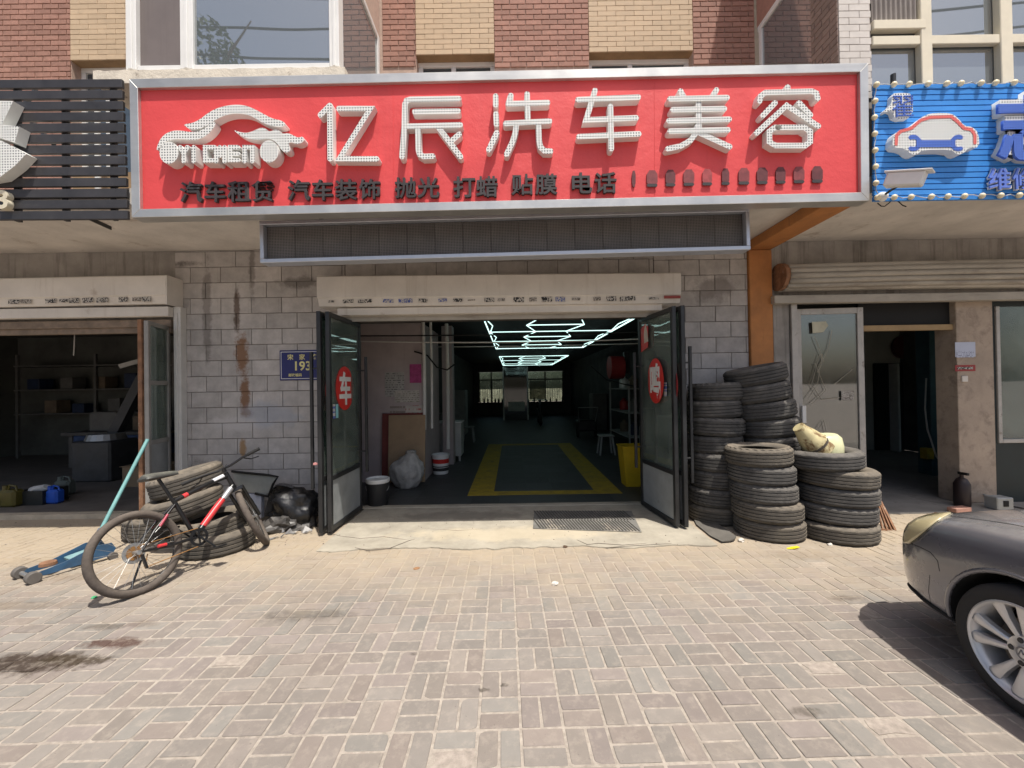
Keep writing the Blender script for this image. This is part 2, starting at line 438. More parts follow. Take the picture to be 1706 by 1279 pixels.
M_infloor = mat('interior_floor', (.05, .054, .054), .5, var=.2, vscale=4)

def bayglass():
    m = bpy.data.materials.new('bay_glass'); m.use_nodes = True; T = NT(m); t = m.node_tree
    t.nodes.remove(t.nodes['Principled BSDF'])
    df = T.n('ShaderNodeBsdfDiffuse'); df.inputs[0].default_value = (.17, .195, .21, 1)
    gl = T.n('ShaderNodeBsdfGlossy'); gl.inputs[0].default_value = (.92, .90, .86, 1); gl.inputs[1].default_value = .015
    tc = T.n('ShaderNodeTexCoord'); bn = T.n('ShaderNodeBump'); bn.inputs['Distance'].default_value = .004; bn.inputs['Strength'].default_value = .6
    T.l(T.noise(tc.outputs['Object'], .9, 1), bn.inputs['Height']); T.l(bn.outputs[0], gl.inputs['Normal'])
    mx = T.n('ShaderNodeMixShader'); mx.inputs[0].default_value = .40
    T.l(df.outputs[0], mx.inputs[1]); T.l(gl.outputs[0], mx.inputs[2]); T.l(mx.outputs[0], t.nodes['Material Output'].inputs[0]); return m
M_bayglass = bayglass()

# ------------------------------------------------------------------ ground
g = MB(); g.add([(-400, -400, -.02), (400, -400, -.02), (400, 400, -.02), (-400, 400, -.02)], [(0, 1, 2, 3)])
tag(g.build('ground', M_outer), kind='structure')
PA = R(1.0)
pave = MB(); pave.span((-8.5, -1.2, -.016), (8.5, 5.6, 0.0)).xform(Matrix.Rotation(PA, 4, 'Z'))
pave_o = tag(pave.build('pavement', M_joint), kind='structure')
def apron_front(x):
    return 4.12 + .10 * noise.noise(Vector((x * 1.3, 3.1, 0))) + .05 * noise.noise(Vector((x * 6, 1.7, 0))) + .02 * noise.noise(Vector((x * 21, .7, 0)))
def in_apron(x, y): return -1.98 < x < 2.02 and y > apron_front(x) - .02
cells = []
RZ = Matrix.Rotation(PA, 3, 'Z')
for i in range(-41, 41):
    for k in range(-5, 28):
        cx, cy = .05 + i * .2 + .1, -.05 + k * .2 + .1
        for s in (-1, 1):
            if (i + k) % 2: c = Vector((cx, cy + s * .05, 0)); sz = (.2, .1)
            else: c = Vector((cx + s * .05, cy, 0)); sz = (.1, .2)
            w_ = RZ @ c
            if in_apron(w_.x, w_.y) or w_.y > 5.12: continue
            cells.append((w_, sz, c))
def in_view(v):
    d = ROT.transposed() @ (v - CAM)
    if d.z > -.2: return None
    x, y = CX + FPX * d.x / -d.z, CY - FPX * d.y / -d.z
    return (x, y, -d.z) if -20 < x < 1726 and y < 1300 else None
JT = .0125
def paver_mesh(chip):
    L, W = .2 - JT + random.uniform(-.003, .001), .1 - JT + random.uniform(-.002, .001)
    c = [(-L / 2, -W / 2), (L / 2, -W / 2), (L / 2, W / 2), (-L / 2, W / 2)]
    pl = []
    for i, (x, y) in enumerate(c):
        if i in chip:
            k, k2 = random.uniform(.012, .04), random.uniform(.008, .022); px_, py_ = c[i - 1]; nx2_, ny2_ = c[(i + 1) % 4]
            def tow(ax_, ay_, r): l = math.hypot(ax_ - x, ay_ - y); return (x + (ax_ - x) * r / l, y + (ay_ - y) * r / l)
            pl += [tow(px_, py_, k), (x * (1 - k2 * 6), y * (1 - k2 * 6)), tow(nx2_, ny2_, k2 * 1.6)]
        else: pl.append((x, y))
    mb = MB(); mb.prism(pl, lambda x, y: (x, y, .006), lambda x, y: (x, y, -.014)); return mb.mesh('paving_brick', M_paver, bevel=.0028)
pav_me = [paver_mesh(()) for _ in range(7)] + [paver_mesh((random.randrange(4),)) for _ in range(4)] + [paver_mesh((0, 2))]
holes = set()
cells.sort(key=lambda c: (in_view(c[0])[2] if in_view(c[0]) else 99))
mort = MB(); rest = MB(); n_ind = 0
for w_, sz, c in cells:
    q = random.random(); nz = noise.noise(w_ * 1.1)
    sunk = .003 * nz + random.uniform(-.0015, .0012)
    if q < .012:
        holes.add((round(w_.x, 2), round(w_.y, 2)))
        poly = [(w_.x + (sz[0] * .5 - .004) * sx_ * random.uniform(.75, 1), w_.y + (sz[1] * .5 - .004) * sy_ * random.uniform(.75, 1)) for sx_, sy_ in ((-1, -1), (0, -1), (1, -1), (1, 0), (1, 1), (0, 1), (-1, 1), (-1, 0))]
        mort.prism(poly, lambda x, y: (x, y, .001 + random.uniform(0, .003)), lambda x, y: (x, y, -.004)); continue
    rz = PA + (math.pi / 2 if sz[0] < sz[1] else 0) + random.uniform(-.012, .012)
    rot = (random.uniform(-.012, .012), random.uniform(-.009, .009), rz)
    loc = (w_.x, w_.y, -.0022 + sunk)
    if n_ind < 300 and in_view(w_):
        link('paving_brick', random.choice(pav_me), pave_o, True, loc, rot); n_ind += 1
    else:
        me = random.choice(pav_me); Mx = Matrix.LocRotScale(Vector(loc), Euler(rot), None)
        rest.add([Mx @ v.co for v in me.vertices], [tuple(p.vertices) for p in me.polygons])
tag(rest.build('paving_bricks', M_paver, pave_o, fix=False), kind='stuff')
tag(mort.build('mortar_patch', mat('patch_mortar', (.33, .285, .245), .95, var=.25, vscale=30, bump=.003, bscale=120, extra=dusty), pave_o), kind='stuff')
# broken concrete apron before the wash bay
xs = [-1.96 + i * .04 for i in range(100)]
poly = [(x, apron_front(x)) for x in xs] + [(2.02, 5.52), (-1.98, 5.52)]
ap = MB(); ap.prism(poly, lambda x, y: (x, y, .022 if y > 4.9 else .014), lambda x, y: (x, y, -.01))
tag(ap.build('concrete_apron', M_concrete), kind='structure')
crk = MB()
for pts in ([(540, 885), (565, 893), (600, 897), (640, 894), (685, 900)], [(590, 912), (612, 917), (650, 914), (684, 900), (689, 898)], [(962, 899), (978, 907), (1000, 905), (1040, 908), (1075, 905)], [(1010, 912), (1060, 909), (1120, 905)], [(700, 880), (760, 884), (830, 879)], [(640, 868), (700, 864), (800, 868)]):
    crk.tube([G(x + random.uniform(-3, 3), y, .0155) for x, y in pts], [.002] + [.004] * (len(pts) - 2) + [.001], 5)
crk.build('crack', mat('crack_shadow', (.10, .085, .07), .95), bpy.data.objects['concrete_apron'])

# ------------------------------------------------------------------ the building
B = empty('apartment_building', (0, YW, 0), 'red brick apartment block with beige panels and grey block ground floor shops', 'building')
def part(name, parent=B): return empty(name, parent=parent)
def core(name, parent, a, b, m): return MB().span(a, b).build(name, m, parent)
# ground floor: block pillars and lintels, each block its own piece
def blockwall(x0, x1, z0, z1, name):
    p = MB().span((x0 + .002, YW + .012, z0), (x1 - .002, YW + .25, z1)).build(name, M_mortar, B)
    courses(p, 'block', x0, x1, z0, z1, YW + .014, .39, .2, .007, M_block, depth=.016, bevel=.003, jit=.002)
    return p
XL0, XL1, XR0, XR1 = -4.30, -2.12, 1.84, 3.04
blockwall(XL0, XL1, 0, ZSOF - .003, 'masonry_pillar')
blockwall(XR0, XR1, 0, ZSOF - .003, 'masonry_pillar')
blockwall(XL1 + .002, XR0 - .002, 2.62, ZSOF - .003, 'lintel')
for a, b, z in ((-9, XL0 - .002, 2.52), (3.34, 9, 2.72)):
    core('lintel', B, (a if a > 0 else -13, YW + .01, z), (b, YW + .25, ZSOF - .003), M_render)
pil = MB().span((XR1 + .002, YW - .045, 0), (3.33, YW + .2, ZSOF - .12))
pil.span((XR1 + .002, 4.02, ZSOF - .115), (3.33, YW + .2, ZSOF - .002))
pil.build('orange_pilaster', M_orange, B, bevel=.006)
# soffit slab with a lighter broken plaster band
MB().span((-9, 3.98, ZSOF), (9, 5.7, ZSOF + .16)).build('soffit_slab', M_plaster, B)
# upper wall
ZT = 9.0
red_spans = [(-9, -5.62), (-4.86, -3.68), (-3.6, -1.17), (-.16, 1.06), (2.4, 3.2)]
bei_spans = [(-5.62, -4.86), (-1.17, -.16), (1.06, 2.4)]
for a, b in red_spans:
    p = MB().span((a, YW + .012, ZSOF + .162), (b, YW + .3, ZT)).build('brick_wall', M_redjoint, B)
    if b < -5: courses(p, 'brick', -6.9, b, 5.28, 6.97, YW + .014, .205, .068, .010, M_redbrick, .016, .002)
    elif a > -4 and a < -3: courses(p, 'brick', -1.6, b, 5.75, 6.97, YW + .014, .205, .068, .010, M_redbrick, .016, .002)
    elif a > -1: courses(p, 'brick', a, b, 5.72, 6.97, YW + .014, .205, .068, .010, M_redbrick, .016, .002)
bt = MB()      # brickwork behind the open black slats and above the picture: too small to tell apart
z = 3.62; r_ = 0
while z < 5.27:
    x = -7.6 - (r_ % 2) * .1
    while x < -5.63:
        a, b = x + .005, min(x + .2, -5.63); bt.box(((a + b) / 2, YW + .006, z + .034), (b - a, .016, .058)); x += .205
    z += .068; r_ += 1
tag(bt.build('brick_courses', M_redbrick, B), kind='stuff')
for a, b in bei_spans:
    p = MB().span((a, YW + .012, 5.9), (b, YW + .3, 7.3)).build('spandrel_panel', M_beigejoint, B)
    courses(p, 'tile', a, b, 5.9, 6.97, YW + .014, .235, .066, .004, M_beige, .018, .002)
    core('wall_below_window', B, (a, YW + .012, ZSOF + .162), (b, YW + .3, 4.45), M_beigejoint)
    core('wall_above', B, (a, YW + .3, 7.302), (b, YW + .34, ZT), M_beigejoint)
    wn = part('window')
    f = MB(); z0, z1, Y = 4.45, 5.9, YW + .16
    mid = a + (b - a) * (.42 if b > 0 else .46)
    for x in (a + .03, mid, b - .03): f.span((x - .03, Y - .03, z0), (x + .03, Y + .03, z1 - .062))
    f.span((a, Y - .032, z1 - .06), (b, Y + .032, z1 - .001)); f.span((a, Y - .032, z0 - .05), (b, Y + .032, z0 - .001))
    f.build('frame', M_pvc, wn, bevel=.004)
    for x0, x1 in ((a + .062, mid - .032), (mid + .032, b - .062)): MB().span((x0, Y - .004, z0), (x1, Y + .004, z1 - .064)).build('pane', M_coated, wn)
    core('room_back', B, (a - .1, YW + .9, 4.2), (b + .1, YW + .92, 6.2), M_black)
# left bay window
def bay_left():
    bw = part('bay_window'); x0, x1, yf, z0, z1 = -3.68, -1.62, 4.0, 4.70, 8.6
    led = MB(); n = 40
    pts = [(x0 - .3 + (x1 - x0 + .36) * i / n, 4.705 + .014 * noise.noise(Vector((i * .7, 0, 0)))) for i in range(n + 1)]
    led.prism(pts + [(x1 + .06, 4.58), (x0 - .3, 4.58)], lambda X, Z: (X, 3.955, Z), lambda X, Z: (X, 5.28, Z))
    led.build('ledge', M_slab, bw)
    f = MB()
    zt = z1
    for a, b in ((x0, x0 + .1), (-3.155, -3.03), (-1.715, x1)): f.span((a, yf - .03, z0 + .02), (b, yf + .05, zt))
    for a, b in ((x0 + .03, x0 + .07), (-3.11, -3.075), (-1.68, -1.65)): f.span((a, yf - .042, z0 + .02), (b, yf - .0305, zt))
    f.span((x0 + .102, yf - .02, z0 + .002), (x1 - .1, yf + .04, z0 + .07))
    f.span((x1 - .05, yf + .052, z0 + .02), (x1 - .005, yf + .1, 6.1)); f.span((x1 - .05, 5.2, z0 + .02), (x1 - .005, 5.27, 6.1))
    f.span((x1 - .05, yf + .102, 6.04), (x1 - .005, 5.198, 6.1)); f.span((x1 - .05, yf + .102, z0 + .02), (x1 - .005, 5.198, z0 + .06))
    f.build('frame', M_pvc, bw, bevel=.006)
    MB().span((-3.03, yf, z0 + .07), (-1.715, yf + .012, zt)).build('pane', M_bayglass, bw)
    MB().span((x0 + .1, yf + .02, z0 + .07), (-3.155, yf + .03, zt)).build('screen', mat('insect_screen', (.17, .145, .14), .6, var=.08, streak=((.13, .11, .10), .5, .6)), bw)
    MB().span((x1 - .035, yf + .1, z0 + .06), (x1 - .025, 5.2, 6.04)).build('pane', M_bayglass, bw)
    br = MB().span((x1 - .04, yf + .06, 6.102), (x1 - .012, 5.28, z1)).build('side_wall', M_redjoint, bw)
    MB().span((x0, yf + .05, z0), (x0 + .02, 5.28, z1)).build('side_wall', M_brownbrick, bw)
bay_left()
def bay_right():
    bw = part('bay_window'); x0, yf, z0, z1 = 3.22, 4.0, 3.6, 8.6
    st = MB().span((x0 + .01, yf + .01, z0), (3.548, 4.36, z1)).build('tiled_pier', M_whitejoint, bw)
    courses(bw, 'tile', x0 + .012, 3.546, 4.35, 6.9, yf + .012, .2, .066, .004, M_whitetile, .014, .0015)
    courses(bw, 'side_brick', yf + .004, 4.36, 4.45, 6.9, x0 + .008, .2, .066, .008, M_brownbrick, .012, .0015, axis='Y')
    f = MB(); zs = P(1600, 66, yf).z
    for px, w_ in ((1541, .055), (1674, .06), (1800, .06), (1925, .06)):
        x = P(px, 66, yf).x; f.span((x - w_, yf - .02, z0), (x + w_, yf + .05, z1))
    f.span((3.552, yf - .01, zs - .045), (9, yf + .04, zs + .045))
    f.build('frame', M_cream, bw, bevel=.006)
    MB().span((3.552, yf + .052, z0), (9, yf + .06, z1)).build('pane', M_bayglass, bw)
    c = MB(); xa, xb = 3.57, P(1530, 30, yf).x
    n = 60
    c.add([(xa + (xb - xa) * i / n, yf + .02 + .014 * math.sin(i * .95), zz) for i in range(n + 1) for zz in (zs + .2, 6.6)], [(2 * i, 2 * i + 2, 2 * i + 3, 2 * i + 1) for i in range(n)])
    c.build('curtain', mat('grey_curtain', (.30, .27, .25), .9, var=.15), bw, smooth=True)
    MB().span((3.552, yf - .025, zs + .1), (xb + .05, yf + .045, zs + .19)).build('sash', M_cream, bw, bevel=.005)
    sd = MB().span((x0 + .02, 4.372, 4.6), (x0 + .03, 5.25, 6.1)).build('pane', M_bayglass, bw)
    sf = MB(); sf.span((x0, 5.2, 4.6), (x0 + .05, 5.26, 6.1)); sf.span((x0, 4.362, 6.102), (x0 + .05, 5.28, 6.17)); sf.build('side_frame', M_pvc, bw, bevel=.005)
    MB().span((x0, 4.37, 6.172), (x0 + .04, 5.29, z1)).build('side_wall', M_redbrick, bw)
bay_right()
core('roof_slab', B, (-9, YW - .02, ZT + .002), (9, 24.5, ZT + .2), M_plaster)
core('bay_roof', B, (-3.7, 3.97, 8.602), (-1.6, YW, 8.7), M_plaster)
core('bay_roof', B, (3.2, 3.97, 8.602), (9, YW, 8.7), M_plaster)
core('rear_wall', B, (-9, 24.3, 3.1), (9, 24.5, ZT), M_soot)

# ------------------------------------------------------------------ interiors (setting)
def st(name, a, b, m): return tag(MB().span(a, b).build(name, m), kind='structure')
ZC = 2.95
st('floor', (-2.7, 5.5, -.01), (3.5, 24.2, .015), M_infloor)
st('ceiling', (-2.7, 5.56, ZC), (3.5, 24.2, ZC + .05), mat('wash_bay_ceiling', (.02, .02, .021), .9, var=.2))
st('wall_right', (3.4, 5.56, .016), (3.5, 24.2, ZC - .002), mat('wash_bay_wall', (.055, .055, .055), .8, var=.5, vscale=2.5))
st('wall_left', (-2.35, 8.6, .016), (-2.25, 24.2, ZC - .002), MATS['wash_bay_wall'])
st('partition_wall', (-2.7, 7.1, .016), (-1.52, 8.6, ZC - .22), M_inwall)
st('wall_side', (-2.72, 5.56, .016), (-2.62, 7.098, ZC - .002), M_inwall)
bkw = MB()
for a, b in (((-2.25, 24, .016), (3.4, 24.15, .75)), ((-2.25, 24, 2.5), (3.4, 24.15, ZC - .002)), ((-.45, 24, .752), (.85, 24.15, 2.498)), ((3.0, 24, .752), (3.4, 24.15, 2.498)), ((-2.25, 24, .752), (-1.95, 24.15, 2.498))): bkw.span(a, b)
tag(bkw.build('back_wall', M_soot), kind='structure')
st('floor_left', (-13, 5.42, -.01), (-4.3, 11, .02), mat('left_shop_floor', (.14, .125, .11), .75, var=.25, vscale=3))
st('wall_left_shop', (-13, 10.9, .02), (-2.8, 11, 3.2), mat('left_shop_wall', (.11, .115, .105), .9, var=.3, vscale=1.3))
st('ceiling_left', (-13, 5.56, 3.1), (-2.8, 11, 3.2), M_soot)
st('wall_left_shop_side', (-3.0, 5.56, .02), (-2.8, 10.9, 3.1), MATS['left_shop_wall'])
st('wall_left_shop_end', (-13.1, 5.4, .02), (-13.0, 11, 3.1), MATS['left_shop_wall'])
st('floor_right', (3.4, 5.0, -.01), (9, 10, .018), mat('right_shop_floor', (.26, .25, .235), .8, var=.2, vscale=3, worn=((.14, .13, .12), .55, .15)))
st('wall_right_shop', (3.6, 9.6, .02), (9, 9.7, 3.2), mat('right_shop_wall', (.42, .39, .36), .85, var=.15, vscale=1.5))
st('ceiling_right', (3.52, 5.56, 3.1), (9, 9.6, 3.2), M_soot)
st('wall_right_shop_end', (9.0, 5.4, .02), (9.1, 9.7, 3.1), M_soot)

# ------------------------------------------------------------------ main red signboard
def lin(p0, p1, px): return p0[1] + (p1[1] - p0[1]) * (px - p0[0]) / (p1[0] - p0[0])
sg = empty('shop_sign', P(832, 345, YS), 'long red car wash signboard in a silver frame with raised white characters', 'sign')
C4 = [P(215, 131, YS), P(1447, 104, YS), P(1449, 334, YS), P(219, 362, YS)]
cI = [P(229, 146, YS), P(1433, 119, YS), P(1435, 320, YS), P(233, 348, YS)]
def fb(y0, y1): return (lambda X, Z: (X, y0, Z)), (lambda X, Z: (X, y1, Z))
for i in range(4):
    a, b, c, d = C4[i], C4[(i + 1) % 4], cI[(i + 1) % 4], cI[i]
    f0, f1 = fb(YS, YS + .13)
    MB().prism([(p.x, p.z) for p in (a, b, c, d)], f0, f1).build('frame_rail', M_alu, sg, bevel=.003)
f0, f1 = fb(YS + .035, YS + .11)
MB().prism([(p.x, p.z) for p in cI], f0, f1).build('panel', M_red, sg)
seam = MB()
for px in (655, 1090):
    a, b = P(px, lin((229, 146), (1433, 119), px) + 2, YS + .034), P(px + 1, lin((233, 348), (1435, 320), px) - 2, YS + .034); seam.bar(a, b, .002, .003, (0, 1, 0))
seam.build('panel_seam', M_red, sg)
YF = YS - .045                                  # faces of the raised letters
def px_prism(mb, poly, y0, y1):
    """2-D outline in photo pixels at depth y0, straight back to y1"""
    q = []
    for x, y in poly:
        p = P(x, y, y0); q.append((p.x, p.z))
    f0, f1 = fb(y0, y1); mb.prism(q, f0, f1)
def glyph(name, strokes, ox, oy, sc, wd, parent, m, y0, y1, closed=()):
    mb = MB(); k = 0
    for s in strokes:
        pts = [(ox + x / sc, oy + y / sc) for x, y in s]
        px_prism(mb, outline(pts, wd / sc), y0 + k * .0012, y1); k += 1
    return mb.build(name, m, parent)
YB = YS + .034
glyph('character', [[(140, 300), (228, 212)], [(232, 208), (236, 730)], [(320, 238), (630, 238), (325, 730), (690, 732)]], 510, 140, 5.883, 54, sg, M_led, YF, YB)
glyph('character', [[(1495, 140), (1020, 148), (985, 160), (968, 195), (962, 420), (940, 710)], [(1065, 268), (1490, 262)], [(1000, 412), (1510, 398)], [(1095, 430), (1100, 640), (1112, 685), (1150, 708), (1240, 705)], [(1290, 412), (1512, 708)], [(1500, 490), (1420, 560)]], 510, 140, 5.883, 54, sg, M_led, YF, YB)
glyph('character', [[(152, 175), (152, 260)], [(155, 350), (160, 450)], [(162, 535), (85, 700)], [(300, 170), (275, 250)], [(278, 250), (660, 238)], [(460, 155), (468, 420)], [(250, 443), (680, 420)], [(355, 450), (345, 530), (318, 620), (260, 745)], [(572, 440), (578, 610), (592, 675), (630, 712), (690, 714)]], 800, 130, 5.883, 54, sg, M_led, YF, YB)
glyph('character', [[(960, 210), (1550, 185)], [(1125, 120), (1038, 408), (1530, 388)], [(970, 572), (1555, 545)], [(1277, 275), (1285, 690)]], 800, 130, 5.883, 54, sg, M_led, YF, YB)
glyph('character', [[(150, 252), (690, 240)], [(250, 178), (280, 235)], [(590, 168), (555, 230)], [(175, 355), (665, 345)], [(140, 460), (710, 445)], [(150, 558), (700, 545)], [(420, 245), (425, 520)], [(412, 505), (395, 575), (345, 645), (250, 700), (130, 725)], [(430, 575), (715, 705)]], 1090, 120, 5.687, 52, sg, M_led, YF, YB)
bx = [(1170, 522), (1420, 522), (1478, 560), (1478, 660), (1430, 695), (1150, 695), (1092, 660), (1092, 560), (1140, 524), (1180, 522)]
glyph('character', [[(1265, 140), (1265, 180)], [(1000, 272), (1012, 222), (1055, 192), (1495, 180), (1538, 200), (1550, 248)], [(1145, 290), (1030, 410)], [(1375, 290), (1480, 405)], [(970, 575), (1255, 315), (1555, 510)], bx], 1090, 120, 5.687, 52, sg, M_led, YF, YB)
# the car-shaped emblem, its wheels and the latin name below it
def poly_part(name, polys, m, y0, y1, parent, ox=250, oy=150, sc=5.687):
    mb = MB()
    for i, pl in enumerate(polys): px_prism(mb, [(ox + x / sc, oy + y / sc) for x, y in smooth_poly(pl, 2)], y0 + i * .0012, y1)
    return mb.build(name, m, parent)
EA = [(315, 322), (400, 312), (470, 278), (540, 222), (620, 175), (720, 145), (830, 135), (920, 148), (1010, 188), (1090, 233), (1170, 273), (1240, 283), (1292, 322), (1250, 348), (1180, 346), (1080, 316), (1000, 267), (930, 232), (840, 220), (740, 228), (660, 258), (600, 295), (540, 335), (470, 368), (400, 372), (345, 352)]
EB = [(58, 580), (72, 510), (118, 430), (200, 385), (280, 380), (370, 395), (450, 395), (520, 360), (592, 290), (628, 318), (570, 400), (500, 452), (420, 474), (320, 464), (230, 462), (150, 482), (100, 532)]
EC = [(780, 372), (860, 400), (930, 405), (1000, 375), (1060, 350), (1110, 372), (1122, 398), (1190, 366), (1240, 392), (1262, 416), (1300, 403), (1360, 428), (1400, 452), (1450, 435), (1465, 482), (1400, 515), (1340, 492), (1308, 502), (1335, 575), (1285, 598), (1240, 562), (1190, 482), (1120, 455), (1040, 472), (940, 462), (860, 432)]
poly_part('emblem', [EA, EB, EC], M_led, YF, YB, sg)
for cx, cy in ((178, 592), (1128, 580)):
    poly_part('emblem_wheel', [[(cx + 92 * math.cos(a), cy + 108 * math.sin(a)) for a in [k * math.pi / 6 for k in range(12)]]], M_led, YF - .02, YB, sg)
for s in ([[(283, 540), (318, 600)], [(352, 540), (318, 600), (318, 672)]], [[(412, 540), (412, 672)]], [[(610, 540), (520, 540), (520, 665), (600, 665)], [(625, 560), (625, 672)]], [[(660, 540), (660, 620)], [(705, 540), (705, 672)], [(640, 606), (705, 606)]], [[(830, 540), (758, 540), (758, 662), (835, 662)], [(758, 602), (830, 602)]], [[(895, 672), (895, 540), (968, 540), (968, 672)]]):
    glyph('letter', s, 250, 150, 5.687, 42, sg, M_led, YF - .02, YB)
words = [('汽车租赁', 300, 458, 338, 301), ('汽车装饰', 479, 636, 334, 299), ('抛光', 657, 733, 331, 295), ('打蜡', 755, 830, 329, 294), ('贴膜', 850, 930, 324, 291), ('电话', 950, 1028, 322, 288)]
for wd, xa, xb, yb, yt in words:
    n = len(wd); cw = (xb - xa) / n
    for i, ch in enumerate(wd):
        x = xa + cw * (i + .5); yy = (yb + yt) / 2 - (i - n / 2) * .5
        me = text_mesh('small_character', ch, 35 * YS / FPX, .014, M_blackletter, bold=.016, width=1.04)
        o = link('small_character', me, sg, False); o.location = P(x, yy, YS + .018)
# the telephone row: unreadable, so blank dark plates with feet
M_dig = [mat('obscured_digit_' + n_, c_, .6, var=.25, vscale=20) for n_, c_ in (('dark', (.13, .035, .04)), ('mid', (.22, .05, .055)), ('pale', (.36, .065, .07)))]
for i in range(11):
    x = 1056 + i * 30.6; yc = 297 - i * .75; hw = (3, 9, 8, 9, 8, 6, 9, 9, 8, 9, 9)[i]
    d = MB(); px_prism(d, smooth_poly([(x - hw, yc - 13), (x + hw, yc - 13), (x + hw, yc + 14), (x - hw, yc + 14)], 1), YS + .022, YS + .034); o = d.build('obscured_digit', M_dig[(0, 1, 0, 1, 2, 0, 1, 0, 0, 1, 0)[i]], sg)
    if hw > 4:
        d = MB(); px_prism(d, outline([(x - hw * .7, yc + 12), (x + hw * .7, yc + 12)], 5), YS + .016, YS + .0215); d.build('digit_foot', M_blackletter, o)

# ------------------------------------------------------------------ dotted display board under the sign
YL = 4.25
def dots(T, c, tc, ge, b):
    sp = T.n('ShaderNodeSeparateXYZ'); T.l(tc.outputs['Object'], sp.inputs[0])
    fx = T.math('ABSOLUTE', T.math('SUBTRACT', T.math('FRACT', T.math('MULTIPLY', sp.outputs[0], 62.5)), .5))
    fz = T.math('ABSOLUTE', T.math('SUBTRACT', T.math('FRACT', T.math('MULTIPLY', sp.outputs[2], 62.5)), .5))
    f = T.math('LESS_THAN', T.math('MAXIMUM', fx, fz), .27)
    return T.mix(f, c, (.028, .026, .026))
M_mod = mat('led_module', (.15, .14, .133), .55, var=.2, vscale=3, rnd=.03, extra=dots)
lb = empty('led_display_board', P(841, 435, YL), 'long dark dot matrix display board in aluminium frame under the red sign', 'display')
A, Bc, Cc, D = P(439, 373, YL), P(1243, 349, YL), P(1243, 420, YL), P(440, 440, YL)
ang = math.atan2((Bc.z + Cc.z - A.z - D.z), (Bc.x + Cc.x - A.x - D.x)); cen = (A + Bc + Cc + D) / 4; LW = (Bc.x - A.x) / math.cos(ang); LH = (A.z + Bc.z - Cc.z - D.z) / 2
RL = Matrix.Rotation(-ang, 3, 'Y')
M_lalu = mat('display_frame_aluminium', (.55, .58, .64), .4, metal=.6, var=.08)
for c, s in (((0, 0, LH / 2 - .02), (LW, .14, .04)), ((0, 0, -LH / 2 + .02), (LW, .14, .04)), ((-LW / 2 + .02, 0, 0), (.038, .139, LH - .082)), ((LW / 2 - .02, 0, 0), (.038, .139, LH - .082))):
    MB().box(cen + RL @ Vector(c), s, RL).build('frame_rail', M_lalu, lb, bevel=.004)
nm = 17; mw = (LW - .08) / nm
for i in range(nm):
    me = piece_mesh('module', (mw - .0015, .05, LH - .084), M_mod, .002)
    o = link('module', me, lb, False); o.location = cen + RL @ Vector((-LW / 2 + .04 + mw * (i + .5), .02 + random.uniform(-.0015, .0015), 0)); o.rotation_euler = (0, -ang, 0)
hk = MB()
for x in (-1.9, -.6, .9, 2.1): hk.bar(cen + RL @ Vector((x, .03, LH / 2)), cen + Vector((x, .03, ZSOF - cen.z)), .03, .03)
hk.build('hanger', M_darkmetal, lb)
# ------------------------------------------------------------------ roller shutters
def sticker(name, parent, c, w_, h_, m, n=Vector((0, -1, 0)), tilt=0):
    rot = Matrix.Rotation(tilt, 3, 'Y')
    return MB().box(c, (w_, .0016, h_), rot).build(name, m, parent)
def printy(name, ink, paper, sx, sz):
    def ex(T, c, tc, ge, b):
        sp = T.n('ShaderNodeMapping'); T.l(tc.outputs['Object'], sp.inputs[0]); sp.inputs['Scale'].default_value = (sx, 1, sz)
        v = T.n('ShaderNodeTexVoronoi', distance='CHEBYCHEV'); v.inputs['Scale'].default_value = 1; T.l(sp.outputs[0], v.inputs['Vector'])
        return T.mix(T.math('GREATER_THAN', v.outputs['Distance'], .42), c, ink)
    return mat(name, paper, .6, var=.05, extra=ex)
def lines(name, ink, paper, rows, gap=.5):
    def ex(T, c, tc, ge, b):
        sp = T.n('ShaderNodeSeparateXYZ'); T.l(tc.outputs['Object'], sp.inputs[0])
        row = T.math('MULTIPLY', sp.outputs[2], rows); fz = T.math('ABSOLUTE', T.math('SUBTRACT', T.math('FRACT', row), .5))
        cb_ = T.n('ShaderNodeCombineXYZ'); T.l(T.math('MULTIPLY', sp.outputs[0], rows * 1.1), cb_.inputs[0]); T.l(T.math('MULTIPLY', T.math('FLOOR', row), 3.7), cb_.inputs[2])
        n = T.noise(cb_.outputs[0], 1.0, 3, .7)
        f = T.math('MULTIPLY', T.math('LESS_THAN', fz, .22), T.math('GREATER_THAN', n, gap))
        return T.mix(T.math('MULTIPLY', f, .8), c, ink)
    return mat(name, paper, .7, var=.12, vscale=6, extra=ex)
PRN = [printy('print_black', (.03, .03, .03), (.55, .52, .48), 70, 55), printy('print_dark', (.5, .48, .44), (.04, .035, .035), 70, 60), printy('print_blue', (.08, .12, .38), (.55, .53, .5), 75, 60), printy('print_grey', (.16, .14, .12), (.5, .47, .43), 90, 70)]
